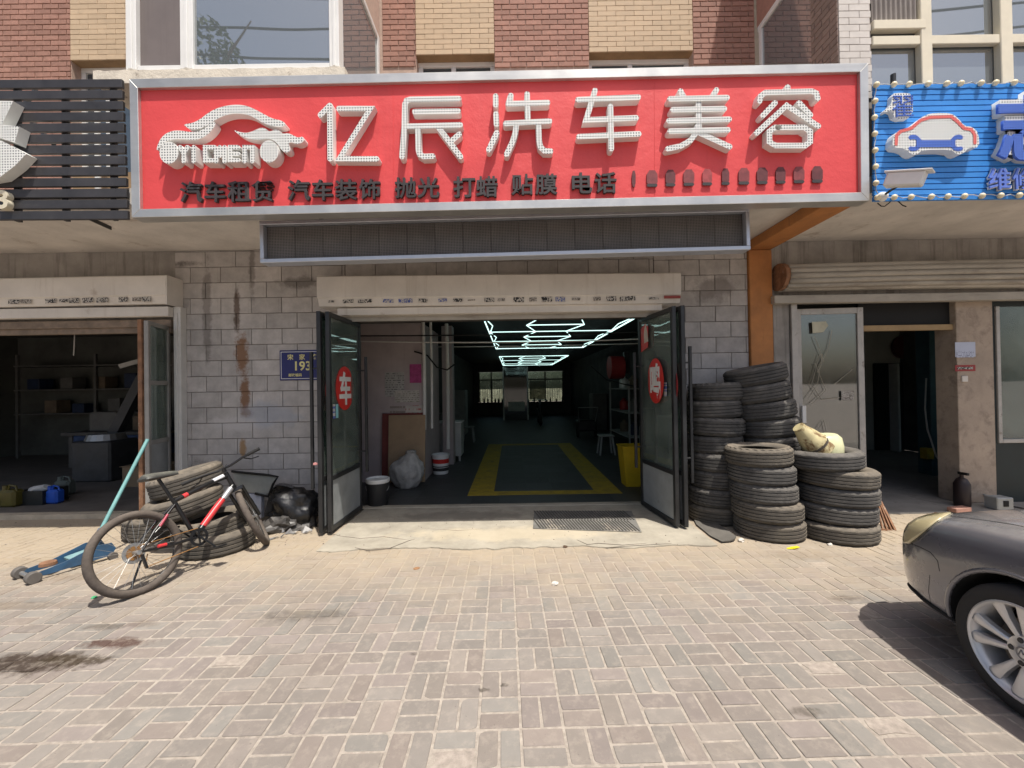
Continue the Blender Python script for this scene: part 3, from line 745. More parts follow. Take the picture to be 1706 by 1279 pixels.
def shutter_box(root, xa, xb, zt, zb, yf, yb, tilt, stickers, m=M_shutter):
    prof = [(yb, zt), (yf + .02, zt), (yf, zt - .015), (yf - .004, zt - .12), (yf, zb + .10), (yf + .02, zb + .085), (yf + .05, zb), (yf + .07, zb - .002), (yb, zb)]
    mb = MB(); n = 30; K = len(prof)
    vs_ = []; fs = []
    for i in range(n + 1):
        x = xa + (xb - xa) * i / n
        for y, z in prof:
            vs_.append((x, y + .006 * noise.noise(Vector((x * 1.7, z * 5, 0))), z + tilt * (x - (xa + xb) / 2) + .004 * noise.noise(Vector((x * .9, 4, 0)))))
    for i in range(n):
        for k in range(K): fs.append((i * K + k, i * K + (k + 1) % K, (i + 1) * K + (k + 1) % K, (i + 1) * K + k))
    fs += [tuple(range(K)), tuple(range(n * K, n * K + K))]
    mb.add(vs_, fs); mb.build('shutter_box', m, root, smooth=30)
    def fz(x, z): return z + tilt * (x - (xa + xb) / 2)
    for px, w_, h_, k in stickers:
        x = P(px, 495, yf).x
        sticker('sticker', root, Vector((x, yf + .029, fz(x, zb + .052))), w_, h_, PRN[k], tilt=random.uniform(-.06, .06)).location.y -= .014
    return fz
yfm = 5.0
ms = empty('roller_shutter', (P(830, 500, yfm).x, YW, 2.6), 'rolled up cream shutter box with small stickers over the open wash bay', 'shutter', 'rolled up shutters')
xa, xb = P(528, 480, yfm).x, P(1135, 480, yfm).x
zt, zb = P(830, 456, yfm).z, P(830, 506, yfm).z
stk = [(551, .07, .025, 1), (579, .13, .042, 1), (607, .17, .042, 0), (646, .13, .04, 2), (675, .17, .05, 2), (704, .11, .045, 0), (737, .1, .04, 2), (763, .12, .04, 0), (785, .09, .012, 3), (815, .12, .05, 0), (835, .09, .035, 3), (864, .13, .06, 0), (888, .09, .045, 3), (911, .13, .06, 0), (934, .12, .055, 2), (960, .1, .03, 3), (995, .09, .04, 3), (1019, .12, .055, 0), (1046, .19, .055, 1), (1090, .12, .026, 1)]
shutter_box(ms, xa, xb, zt, zb, yfm, YW - .004, -.006, stk)
sticker('sticker', ms, Vector((P(1120, 492, yfm).x, yfm - .004 + .02, zb + .05)), .2, .035, mat('print_red', (.32, .07, .06), .6)).location.y -= .014
MB().span((xa + .2, yfm + .1, zb - .09), (xb - .2, yfm + .17, zb - .004)).build('bottom_bar', M_shutter, ms, bevel=.004)
for k in range(3): MB().span((xa + .22, yfm + .13 + .03 * k, zb - .055 - .05 * k), (xb - .22, yfm + .15 + .03 * k, zb - .002)).build('shutter_slat', M_shutter2, ms)
# left neighbour's shutter
ls = empty('roller_shutter', (-5.5, YW, 2.6), 'cream shutter box with square end over the dark workshop with the blue jerrycan', 'shutter', 'rolled up shutters')
lxb = P(276, 480, 5.05).x
stl = [(20, .13, .05, 0), (40, .14, .05, 3), (82, .13, .05, 0), (104, .11, .04, 1), (121, .12, .06, 1), (144, .13, .06, 0), (168, .14, .06, 1), (203, .11, .06, 1), (226, .11, .045, 3), (242, .11, .06, 1), (-60, .13, .05, 0)]
shutter_box(ls, -8.9, lxb, 3.035, 2.69, 5.05, YW - .004, .004, stl)
MB().span((lxb + .002, 5.048, 2.68), (lxb + .016, YW - .003, 3.035)).build('end_plate', M_shutter, ls)
MB().span((-8.9, 5.12, 2.55), (lxb - .03, 5.2, 2.67)).build('bottom_bar', M_shutter, ls, bevel=.004)
rl = MB(); rx = P(300, 650, 5.24).x
rl.span((rx - .045, 5.2, .02), (rx + .045, YW - .004, 2.68)); rl.span((rx - .012, 5.185, .02), (rx + .012, 5.199, 2.6)); rl.build('guide_rail', M_rail, ls, bevel=.004)
# right neighbour's sagging ribbed shutter
rs = empty('roller_shutter', (6, YW, 2.7), 'old grey brown ribbed shutter coil sagging over the doorway by the orange pilaster', 'shutter', 'rolled up shutters')
x0, x1 = P(1313, 470, 5.1).x, 8.9
for k in range(7):
    a = -.5 + k * .42; r_ = .15
    zc = 2.93 - .0; y = 5.2 - r_ * math.cos(a - .2); z = zc - r_ * math.sin(a - .2)
    pts = [(x0 + (x1 - x0) * i / 12 - .03 * (k == 6), y, z - .028 * (i / 12) * (k > 2) * (k - 2) * .35 + .02 * math.sin(i * .3)) for i in range(13)]
    MB().tube(pts, .034, 8).build('shutter_slat', M_shutter2, rs, smooth=True)
MB().tube([(x0 - .06, 5.2, 2.93), (x0 - .01, 5.2, 2.93)], .17, 16).build('coil_end', M_rust, rs)
MB().span((x0 - .12, 5.18, 2.60), (x1, 5.28, 2.70)).build('bottom_bar', M_shutter2, rs, bevel=.005)

# ------------------------------------------------------------------ neighbour's black slatted sign (left)
YBk = 3.93
bs = empty('slatted_sign', P(0, 362, YBk), 'black open slatted signboard with white dotted character beside the red sign', 'sign')
for k in range(13):
    yc = 140 + 18.2 * k; xr = 205 + .8 * k
    a, b = P(-260, yc + 3, YBk), P(xr, yc, YBk)
    MB().bar(a, b, .03, 14.3 * YBk / FPX).build('slat', M_blackslat, bs, bevel=.003)
fr = MB()
for px in (30, 110, 190, -90): fr.span((P(px, 250, YBk + .05).x - .02, YBk + .03, P(0, 366, YBk).z), (P(px, 250, YBk + .05).x + .02, YBk + .07, P(0, 134, YBk).z))
fr.build('support_post', M_blackslat, bs)
di = MB(); di.bar(P(60, 150, YBk + .1), P(20, 200, YBk + .35), .03, .03); di.bar(P(90, 240, YBk + .1), P(40, 190, YBk + .4), .03, .03); di.bar(P(150, 364, YBk), P(185, 380, YBk + .3), .012, .035); di.build('strut', M_darkmetal, bs)
def cp(pts, ox, oy, sc): return [(ox + x / sc, oy + y / sc) for x, y in pts]
for pl in ([(-160, 190), (112, 195), (15, 398), (-160, 400)], [(-160, 392), (30, 396), (165, 412), (125, 548), (-20, 505), (-160, 500)], [(-160, 560), (0, 528), (110, 580), (225, 645), (130, 745), (0, 842), (-160, 870)]):
    mb = MB(); px_prism(mb, cp(pl, 0, 130, 5.117), YBk - .11, YBk - .02); mb.build('character_stroke', M_led, bs)
o = link('digit', text_mesh('digit', '3', 31 * YBk / FPX, .02, mat('cream_digit', (.72, .66, .5), .5), bold=.03, width=1.1), bs); o.location = P(9, 334, YBk - .04)
pp = MB(); pp.cyl((P(135, 250, 4.9).x, 5.1, 3.6), (P(135, 250, 4.9).x, 5.1, 5.2), .03); tag(pp.build('drain_pipe', M_pvc), 'white vertical drain pipe behind the black slatted sign', 'pipe')

# ------------------------------------------------------------------ neighbour's blue sign (right)
YBl = 3.92
bl = empty('slatted_sign', P(1700, 333, YBl), 'bright blue slatted signboard with a white car and wrench emblem', 'sign')
def bly(x, y): return y - .016 * (x - 1455)
MB().add([P(1454, bly(1454, 142), YBl + .03), P(2050, bly(2050, 142), YBl + .03), P(2050, bly(2050, 335), YBl + .03), P(1454, bly(1454, 335), YBl + .03)], [(0, 1, 2, 3)]).build('backing', mat('sign_backing', (.01, .03, .10), .7), bl)
for k in range(21):
    yc = 146.5 + 9.25 * k
    MB().bar(P(1454, bly(1454, yc), YBl), P(2050, bly(2050, yc), YBl), .022, 7.9 * YBl / FPX).build('slat', M_blue, bl, bevel=.002)
YE = YBl - .09
O2 = (1450, 100, 5.117)
mb = MB(); px_prism(mb, smooth_poly(cp([(188, 742), (195, 650), (240, 600), (330, 575), (400, 520), (470, 465), (560, 448), (690, 452), (750, 495), (800, 560), (870, 568), (922, 620), (932, 742), (835, 748), (800, 790), (745, 808), (690, 762), (440, 765), (405, 802), (350, 805), (295, 752)], *O2), 1), YE, YBl - .012); emb = mb.build('car_emblem', M_led, bl)
mb = MB(); px_prism(mb, cp(outline([(222, 715), (226, 640), (262, 605), (350, 580), (430, 512), (510, 486), (690, 480), (742, 520), (800, 580), (862, 590), (894, 640), (893, 705)], 26), *O2), YE - .003, YE + .01); mb.build('roof_line', M_ledred, emb)
mb = MB(); px_prism(mb, cp([(395, 682), (725, 682), (725, 740), (395, 740)], *O2), YE - .0045, YE + .01)
for cx, s_ in ((368, 1), (752, -1)):
    px_prism(mb, cp(outline([(cx + s_ * 52 * math.cos(a), 705 + 52 * math.sin(a)) for a in [(-2.0 + 4.0 * k / 12) for k in range(13)]], 36), *O2), YE - .003, YE + .01)
mb.build('wrench', M_ledblue, emb)
mb = MB(); px_prism(mb, smooth_poly(cp([(185, 285), (255, 278), (362, 285), (362, 490), (210, 505), (185, 420), (118, 448), (120, 425), (180, 385)], *O2), 1), YE + .03, YBl - .012); pl_ = mb.build('name_plate', M_led, bl)
o = link('character', text_mesh('character', '翟', 36 * YE / FPX, .004, M_ledblue, bold=-.004), pl_); o.location = P(1504, 177, YE + .027)
big = text_mesh('big_character', '志', .66, .04, M_led, bold=.075); o = link('big_character', big, bl); o.location = P(1716, 212, YE + .05)
big2 = text_mesh('big_character_face', '志', .62, .01, M_ledblue, bold=.028); o = link('big_character_face', big2, bl); o.location = P(1716, 212, YE + .005)
for ch, x in (('维', 1664), ('修', 1704), ('养', 1744)):
    o = link('small_character', text_mesh('small_character', ch, 38 * YE / FPX, .012, M_white, bold=.03), bl); o.location = P(x, 299 - (x - 1664) * .02, YBl - .03)
    o = link('small_character_face', text_mesh('small_character_face', ch, 36 * YE / FPX, .006, mat('letter_blue', (.12, .2, .62), .5), bold=.012), bl); o.location = P(x + 1, 298 - (x - 1664) * .02, YBl - .05)
sl = empty('string_lights', P(1458, 142, YBl), 'string of round cream bulbs round the edge of the blue sign', 'string lights')
bulb = MB(); bulb.lathe([(.001, -.026), (.012, -.024), (.022, -.014), (.026, 0), (.022, .014), (.012, .024), (.001, .026)], 12); bm_ = bulb.mesh('bulb', mat('bulb_plastic', (.80, .70, .48), .35, var=.06), smooth=True)
bp = [(1459 + 28.8 * k + random.uniform(-3, 3), bly(1459 + 28.8 * k, 141)) for k in range(12)] + [(1457 + .25 * k + random.uniform(-1, 1), 141 + 27.3 * k) for k in range(1, 7)] + [(1461 + 29.5 * k + random.uniform(-3, 3), bly(1461 + 29.5 * k, 329)) for k in range(12)]
for x, y in bp: link('bulb', bm_, sl).location = P(x, y, YBl - .035)
wr = MB()
for seq in (bp[:12], [bp[0]] + bp[12:18] + [bp[18]], bp[18:]):
    pts = []
    for (x, y), (x2, y2) in zip(seq, seq[1:]):
        for t in range(4): pts.append(P(x + (x2 - x) * t / 4 + random.uniform(-2, 2), y + (y2 - y) * t / 4 + random.uniform(-2.5, 2.5), YBl - .025))
    wr.tube(pts, .004, 5)
wr.build('cable', mat('pale_cable', (.5, .5, .5), .6), sl)
cc = empty('security_camera', P(1470, 328, YBl - .03), 'white bullet security camera on a bracket at the corner of blue sign', 'camera')
p0, p1 = P(1486, 300, YBl - .16), P(1530, 298, YBl - .30); d = (p1 - p0).normalized(); sx = d.cross(Vector((0, 0, 1))).normalized(); Rm = Matrix((d, sx, sx.cross(d))).transposed()
MB().box((p0 + p1) / 2, (.27, .10, .12), Rm).build('housing', M_white, cc, bevel=.012)
MB().box((p0 + p1) / 2 + d * .03 + Vector((0, 0, .067)), (.33, .12, .014), Rm).build('sunshield', M_white, cc, bevel=.003)
MB().cyl(p1 - d * .02, p1 + d * .03, .05, .05).build('lens', M_black, cc)
MB().tube([P(1471, 326, YBl - .03), P(1484, 317, YBl - .10), P(1497, 309, YBl - .19)], .011, 8).build('arm', M_darkmetal, cc)
MB().lathe([(.001, .045), (.03, .04), (.045, .01), (.045, 0)], 16, Matrix.Translation(P(1469, 328, YBl - .012)) @ Matrix.Rotation(math.pi / 2, 4, 'X')).build('base', M_white, cc, smooth=True)
MB().tube([P(1462 + 6 * k, 338 + 6 * math.sin(k), YBl + .02 + .02 * (k % 2)) for k in range(9)], .005, 5).build('cable', M_black, cc)
tag(MB().cyl(P(1488, 142, YBl + .05), P(1488, 124, YBl + .05), .022).build('post_stub', M_darkmetal), 'short black post end above the blue slatted sign', 'post')

# ------------------------------------------------------------------ folding glass doors of the wash bay
def leaf(name, p0, p1, z0, z1, zr, mf, mg, ms_, th=.045, fw=.055, mid=None, parent=B):
    """p0 hinge, p1 free edge (x,y)"""
    lf = part(name, parent); a = Vector((p0[0], p0[1], 0)); b = Vector((p1[0], p1[1], 0)); d = (b - a).normalized(); L = (b - a).length
    nrm = Vector((-d.y, d.x, 0))
    def q(u, z, off=0): return a + d * u + nrm * off + Vector((0, 0, z))
    Rm = Matrix((d, nrm, Vector((0, 0, 1)))).transposed()
    f = MB()
    for u in (fw / 2, L - fw / 2): f.box(q(u, (z0 + z1) / 2), (fw, th, z1 - z0), Rm)
    zs = [z0 + fw / 2, zr, z1 - fw / 2] + ([mid] if mid else [])
    for z in zs: f.box(q(L / 2, z), (L - 2 * fw - .002, th - .004, fw), Rm)
    f.build('frame', mf, lf, bevel=.004)
    MB().box(q(L / 2, (zr + z1) / 2), (L - 2 * fw + .01, .008, z1 - zr - fw), Rm).build('pane', mg, lf)
    MB().box(q(L / 2, (z0 + zr) / 2), (L - 2 * fw + .01, .016, zr - z0 - fw + .01), Rm).build('kick_panel', ms_, lf)
    return lf, q, Rm, L
def handle(lf, q, u, off, z0, z1, base):
    h = MB(); h.bar(q(u, z0, off), q(u, z1, off), .032, .032)
    for z in (z0 + .18 * (z1 - z0), z1 - .12 * (z1 - z0)): h.bar(q(u, z, base), q(u, z, off), .018, .018)
    h.build('handle', M_darkmetal, lf, bevel=.003)
M_dred = mat('sticker_red', (.62, .035, .028), .4, var=.06)
M_dred2 = mat('sticker_back', (.30, .02, .02), .5)
def disc(lf, c, nx, r, ch, chs, m=M_dred):
    n = 40; mb = MB(); mb.lathe([(.0005, 0), (r, 0), (r, .003), (.0005, .003)], n, Matrix.Translation(c) @ Matrix.Rotation(nx * math.pi / 2, 4, 'Y'))
    o = mb.build('sticker', m, lf)
    if ch:
        t = link('lettering', text_mesh('lettering', ch, chs, .0015, M_white, bold=.03, width=.9), o); t.location = c + Vector((nx * .006, 0, 0)); t.rotation_euler = (0, 0, nx * math.pi / 2)
ZD = 2.47
hx, nx_ = P(601, 700, 5.48).x, P(546, 700, 4.55).x
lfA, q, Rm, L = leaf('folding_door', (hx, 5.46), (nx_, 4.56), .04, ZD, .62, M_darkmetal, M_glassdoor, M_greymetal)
handle(lfA, q, .15, .14, .55, 2.02, .02)
disc(lfA, Vector((nx_ + .016, 4.99, 1.62)), 1, .262, '车', .40)
disc(lfA, Vector((nx_ - .035, 4.83, 1.60)), 1, .25, None, 0, M_dred2)
for k, m in enumerate((PRN[2], mat('print_cyan', (.25, .55, .6), .5))): MB().box((nx_ + .024, 4.66 + .08 * k, 1.36), (.002, .06, .16)).build('sticker', m, lfA)
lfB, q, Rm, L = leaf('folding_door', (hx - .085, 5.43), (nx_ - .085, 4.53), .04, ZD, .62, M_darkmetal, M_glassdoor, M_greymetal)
handle(lfB, q, L - .1, -.13, .5, 2.03, -.02)
MB().box(q(L - .1, .78, -.08), (.03, .12, .022), Rm).build('tape', mat('pink_tape', (.75, .35, .33), .7), lfB)
hx2, nx2 = P(1067, 700, 5.48).x, P(1127, 700, 4.55).x
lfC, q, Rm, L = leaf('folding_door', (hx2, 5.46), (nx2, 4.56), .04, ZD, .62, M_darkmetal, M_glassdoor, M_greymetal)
handle(lfC, q, .15, -.14, .55, 2.02, -.02)
def onleaf(t, z): return Vector((hx2 + (nx2 - hx2) * t - .03, 5.46 - .9 * t, z))
disc(lfC, onleaf(.55, 1.65), -1, .27, '鸣', .42)
disc(lfC, onleaf(.75, 1.60) + Vector((.07, 0, 0)), -1, .26, None, 0, M_dred2)
MB().box(onleaf(.8, 1.55) + Vector((.005, 0, 0)), (.002, .08, .16)).build('sticker', PRN[2], lfC)
rp = MB(); c = onleaf(.26, 2.2); rp.prism([(-.16, -.17), (.1, -.13), (.12, .12), (.02, .17), (-.16, .13)], lambda u, v: c + Vector((-.002, -u, v)), lambda u, v: c + Vector((.002, -u, v))); rp.build('poster', M_dred, lfC)
rp = MB(); rp.prism([(-.02, -.07), (.13, -.06), (.1, .06), (.05, .16), (0, .12), (-.03, .03)], lambda u, v: c + Vector((-.006, -u, v)), lambda u, v: c + Vector((-.003, -u, v))); rp.build('torn_paper', mat('torn_paper', (.66, .58, .5), .8), lfC)
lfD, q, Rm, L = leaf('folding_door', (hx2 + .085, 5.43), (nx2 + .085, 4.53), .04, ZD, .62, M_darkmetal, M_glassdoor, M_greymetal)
handle(lfD, q, L - .1, .13, .5, 2.03, .02)
hd = MB(); hd.span((hx - .1, 5.36, ZD + .02), (hx2 + .1, 5.54, 2.618)); hd.build('door_header', mat('door_header_dark', (.09, .08, .07), .7, var=.3), B)
th_ = MB(); th_.span((-2.1, 5.5, 0), (1.84, 5.62, .032)); th_.build('door_sill', M_concrete, B, bevel=.01)

# ------------------------------------------------------------------ left neighbour's doorway
st('threshold', (-9, YW + .02, -.01), (XL0 - .01, YW + .14, .06), mat('step_edge', (.46, .40, .31), .9, var=.2, bump=.004))
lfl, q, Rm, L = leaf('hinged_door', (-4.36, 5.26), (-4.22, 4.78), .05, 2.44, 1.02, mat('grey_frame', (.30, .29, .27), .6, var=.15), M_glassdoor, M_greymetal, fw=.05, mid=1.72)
rst = MB(); rst.span((-4.30, 4.76, .03), (-4.255, 4.83, 2.45)); rst.build('rusty_post', M_rust, lfl)
hh = MB(); hh.span((-9, 5.2, 2.43), (-4.28, 5.28, 2.52)); hh.span((-9, 5.23, 2.36), (-4.3, 5.29, 2.428)); hh.build('door_header', mat('rusty_header', (.22, .17, .13), .8, var=.3, vscale=8, worn=((.32, .2, .12), .58, .1)), B)

# ------------------------------------------------------------------ right neighbour's doorway
XA = P(1330, 700, 5.36).x; XB = P(1438, 700, 5.36).x; XC = P(1582, 700, 5.45).x; XD = P(1642, 700, 5.45).x
M_oldalu = mat('weathered_aluminium', (.46, .44, .41), .6, metal=.35, var=.15, worn=((.22, .19, .15), .6, .1), wornscale=9)
fp = MB(); fp.span((3.36, 5.3, .02), (3.56, 5.42, 2.68)); fp.build('door_post', M_render, B)
fp = MB(); fp.span((3.575, 5.27, .02), (3.65, 5.36, 2.62)); fp.build('aluminium_jamb', M_oldalu, B, bevel=.004)
lfr, q, Rm, L = leaf('glazed_door', (XA, 5.40), (XB, 5.34), .03, 2.56, .66, M_oldalu, M_dustyglass, M_oldalu, fw=.075)
tp = MB()
for pts in ([(1357, 560), (1372, 600), (1362, 620), (1380, 580), (1386, 550)], [(1358, 605), (1376, 650), (1350, 675)], [(1366, 590), (1352, 640), (1368, 665), (1400, 662)], [(1345, 665), (1362, 640), (1370, 590)], [(1390, 640), (1420, 615)], [(1360, 720), (1372, 700), (1380, 735)]):
    tp.tube([P(x, y, 5.345) for x, y in pts], .0035, 4)
tp.build('crack_tape', mat('crack_tape', (.42, .38, .30), .8), lfr)
mb = MB(); px_prism(mb, cp([(1353, 536), (1376, 535), (1380, 542), (1372, 553), (1354, 555)], 0, 0, 1), 5.345, 5.349); mb.build('sticker', mat('old_sticker', (.52, .5, .38), .7, var=.2), lfr)
o = link('sticker', MB().box((0, 0, 0), (.16, .002, .12)).mesh('sticker', PRN[3]), lfr); o.location = P(1412, 659, 5.335)
MB().box(P(1339, 690, 5.33), (.05, .03, .22)).build('lock', M_white, lfr, bevel=.004)
tr = MB(); tr.span((XB + .02, 5.38, 2.26), (XC, 5.44, 2.33)); tr.build('transom', mat('wood_transom', (.36, .25, .13), .7, var=.2), B)
MB().span((XB + .02, 5.42, 2.332), (XC, 5.46, 2.70)).build('transom_board', M_black, B)
cl = MB().span((XC, 5.34, .02), (XD, 5.62, 2.70)).build('plaster_column', mat('column_plaster', (.42, .34, .27), .9, var=.15, vscale=3, worn=((.26, .21, .17), .5, .2), wornscale=7, bump=.006, bscale=30), B, bevel=.006)
MB().box(P(1608, 582, 5.335) + Vector((0, 0, -.0)), (.26, .004, .19)).build('notice', mat('notice_blue', (.50, .54, .66), .6, var=.05), cl)
nb = lines('notice_print', (.08, .09, .2), (.50, .54, .66), 55)
MB().box(P(1608, 590, 5.331), (.22, .003, .08)).build('notice_lines', nb, cl)
MB().box(P(1608, 613, 5.335), (.26, .004, .08)).build('notice', mat('notice_red', (.33, .05, .05), .6), cl)
MB().box(P(1608, 613, 5.331), (.2, .003, .03)).build('notice_lines', PRN[1], cl)
MB().box(P(1607, 631, 5.33), (.075, .02, .075)).build('switch', M_plaster, cl, bevel=.004)
wf = MB()
wx = P(1655, 700, 5.4).x
wf.span((XD + .002, 5.36, .02), (wx, 5.46, 2.70)); wf.span((wx, 5.36, .02), (9, 5.44, .78)); wf.span((wx, 5.36, 2.55), (9, 5.44, 2.70)); wf.build('dark_shopfront', mat('dark_green_steel', (.022, .03, .03), .55, var=.2), B)
wg = part('window'); f = MB(); f.span((wx + .002, 5.34, .782), (wx + .05, 5.42, 2.548)); f.span((wx + .052, 5.34, .782), (8.9, 5.42, .83)); f.build('frame', M_oldalu, wg, bevel=.004)
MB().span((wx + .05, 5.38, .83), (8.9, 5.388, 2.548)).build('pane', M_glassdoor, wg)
MB().cyl((wx + .3, 5.7, .9), (wx + .3, 5.7, 2.6), .11).build('roller', mat('green_cloth', (.30, .34, .25), .8), wg)

# ------------------------------------------------------------------ street number plate
hp = P(506, 608, YW - .02)
M_plate = mat('enamel_blue', (.02, .025, .14), .35, var=.08)
M_plyel = mat('plate_yellow', (.72, .66, .30), .5)
pw, ph = .60, .385
pl = empty('number_plate', (P(467, 608, YW).x + pw / 2, YW - .02, hp.z - ph / 2), 'blue enamel street plate reading 193 on the grey block wall', 'sign')
pc = Vector((P(467, 608, YW).x + pw / 2, YW - .012, hp.z))
MB().box(pc, (pw, .012, ph)).build('plate', M_plate, pl, bevel=.004)
rim = MB()
for c, s in (((0, 0, ph / 2 - .022), (pw - .036, .002, .007)), ((0, 0, -ph / 2 + .022), (pw - .036, .002, .007)), ((-pw / 2 + .022, 0, 0), (.007, .002, ph - .052)), ((pw / 2 - .022, 0, 0), (.007, .002, ph - .052))): rim.box(pc + Vector(c) + Vector((0, -.0075, 0)), s)
rim.build('border_line', M_white, pl)
for ch, dx, dz, sz, m in (('宋', -.16, .105, .075, M_plyel), ('家', -.01, .105, .075, M_plyel), ('路', .14, .105, .075, M_plyel), ('193', .0, -.01, .12, M_plyel), ('邮政编码', -.10, -.125, .042, M_plyel)):
    o = link('lettering', text_mesh('lettering', ch, sz, .001, m, bold=.022), pl); o.location = pc + Vector((dx, -.008, dz))

# ------------------------------------------------------------------ tyres
M_rub = mat('tyre_rubber', (.058, .057, .056), .82, var=.15, vscale=9, bump=.0006, bscale=120, dust=((.24, .215, .185), .8, -.15), worn=((.14, .132, .12), .46, .3), wornscale=4, spec=.3)
M_rubd = mat('dusty_tyre_rubber', (.09, .083, .073), .88, var=.15, vscale=8, bump=.0006, bscale=120, dust=((.30, .25, .19), .85, -.1), worn=((.18, .16, .13), .5, .3), wornscale=4, spec=.2)
def tyre_mesh(Rr, W, rim, m, pat, n=72):
    h = W / 2; g_ = .013
    prof = [(rim, -h * .62, 0), (rim + .012, -h * .80, 0), (rim + (Rr - rim) * .45, -h * 1.0, 0), (rim + (Rr - rim) * .75, -h * .98, 0), (Rr - .018, -h * .86, 1), (Rr - .006, -h * .76, 1), (Rr - .001, -h * .66, 1)]
    for t0, t1 in ((-.64, -.42), (-.33, -.05), (.05, .33), (.42, .64)):
        prof += [(Rr - g_, h * (t0 - .005), 0), (Rr, h * (t0 + .015), 2), (Rr, h * (t1 - .015), 2), (Rr - g_, h * (t1 + .005), 0)]
    prof += [(Rr - .001, h * .66, 1), (Rr - .006, h * .76, 1), (Rr - .018, h * .86, 1), (rim + (Rr - rim) * .75, h * .98, 0), (rim + (Rr - rim) * .45, h * 1.0, 0), (rim + .012, h * .80, 0), (rim, h * .62, 0), (rim + .014, h * .5, 0), (Rr - .03, h * .4, 0), (Rr - .025, 0, 0), (Rr - .03, -h * .4, 0), (rim + .014, -h * .5, 0)]
    mb = MB(); K = len(prof)
    for i in range(n * 2):
        # two columns per step: block and slot
        step = i // 2; slot = (step % (3 if pat != 1 else 2) == 0)
        for r_, z, t in prof:
            a = 2 * math.pi * (i / (2 * n))
            if t: a += (.06 if pat == 0 else .1) * (z / h) * (1 if pat != 2 else abs(z / h) * 2)
            rr = r_ - (.004 if slot and t == 2 and pat else (.008 if slot and t == 1 else 0))
            mb.v.append((rr * math.cos(a), rr * math.sin(a), z))
    N = n * 2
    for i in range(N):
        j = (i + 1) % N
        for k in range(K):
            k2 = (k + 1) % K; mb.f.append((i * K + k, j * K + k, j * K + k2, i * K + k2))
    return mb.mesh('car_tyre', m, smooth=35)
TY = {}
def tyre(Rr, W, rim, dusty_, pat, loc, tilt=(0, 0), spin=None, label='', group=None):
    k = (Rr, W, dusty_, pat)
    if k not in TY: TY[k] = tyre_mesh(Rr, W, rim, M_rubd if dusty_ else M_rub, pat, 54)
    o = link('car_tyre', TY[k]); o.location = loc; o.rotation_mode = 'XYZ'
    q = Matrix.Rotation(tilt[1], 3, 'Y') @ Matrix.Rotation(tilt[0], 3, 'X') @ Matrix.Rotation(spin if spin is not None else random.uniform(0, 6), 3, 'Z')
    o.rotation_euler = q.to_euler(); return tag(o, label, 'tyre', group)
ORD = ['lowest', 'second', 'third', 'fourth', 'fifth', 'sixth', 'seventh', 'eighth', 'ninth']
def stack(items, x, y, where, grp, z=0.0, dx=0, dy=0):
    for i, (Rr, W, rim, du, pat, ox, oy, tx, ty) in enumerate(items):
        z += W * .5
        last = i == len(items) - 1
        nm = 'topmost' if last else ORD[i]
        tyre(Rr, W, rim, du, pat, (x + ox + dx * i, y + oy + dy * i, z), (tx, ty), None, f'{nm} tyre {"" if last or i == 0 else "up "}{where}', grp)
        z += W * .5 * (1.0 if not (tx or ty) else 1.02)
rj = lambda s=.02: random.uniform(-s, s)
# A: behind the open right-hand door
yA = 4.93; xA = P(1192, 700, yA).x
stack([(.315, .2, .2, i < 1, i % 3, rj(), rj(), rj(.01), rj(.03) - .02 * (i > 5)) for i in range(8)], xA, yA, 'of the straight stack against the block wall behind the door handle', 'stack behind the open door')
# B: tall leaning stack beside the orange pilaster
yB = 4.86
its = []
for i in range(9):
    px = (1292, 1292, 1290, 1288, 1285, 1280, 1272, 1264, 1259)[i]
    its.append((.33, .198, .2, i < 3, (i + 1) % 3, P(px, 700, yB).x, 0, rj(.01), (-.01, -.02, -.03, -.04, -.06, -.09, -.13, -.16, -.19)[i]))
stack(its, 0, yB, 'of the leaning stack before the orange pilaster', 'leaning tyre stack')
# C: short stack in front
yC = 4.43
its = []
for i, px in enumerate((1277, 1273, 1268, 1266, 1262)):
    its.append((.335 if i < 2 else .32, .186, .205, i in (0, 1, 4), (0, 2, 1, 0, 1)[i], P(px, 700, yC).x, rj(.01), rj(.01), rj(.02)))
stack(its, 0, yC, 'of the short front stack beside the black rubber mat', 'short front tyre stack')
# D: wide stack with the plastic tank on it
yD = 4.36
its = []
for i, px in enumerate((1386, 1387, 1389, 1388, 1369)):
    its.append((.365, .179, .225, i in (0, 3), (2, 1, 0, 1, 0)[i], P(px, 700, yD).x, rj(.012) + (.02 if i == 4 else 0), rj(.015), (.0, .03, .02, .045, -.02)[i]))
stack(its, 0, yD, 'of the wide stack that carries the plastic tank', 'wide tyre stack')
# E: tumbled heap behind the bicycle
yE = 4.45
for (px, py, Y, Rr, W, tx, ty, pat, lab) in ((362, 917, 4.25, .335, .21, .02, .0, 0, 'bottom tyre of the tumbled heap behind the bicycle crank'), (352, 874, 4.3, .33, .205, .05, -.10, 1, 'tyre lying second from the ground in the heap behind bicycle'),
                                     (268, 868, 4.72, .33, .2, .0, -.02, 2, 'tyre seen through the spokes of the bicycle rear wheel'), (308, 838, 4.35, .345, .21, .10, -.20, 0, 'dusty tan tyre slanting under the top tyre behind the saddle'),
                                     (312, 799, 4.42, .33, .2, .10, -.24, 1, 'topmost slanted tyre level with the bicycle saddle'), (268, 921, 4.72, .33, .2, 0, 0, 2, 'ground tyre at the back of the heap behind rear wheel')):
    c = P(px, py, Y); c.z = max(c.z, W / 2)
    tyre(Rr, W, .2, True, pat, c, (tx, ty), None, lab, 'tumbled tyre heap')

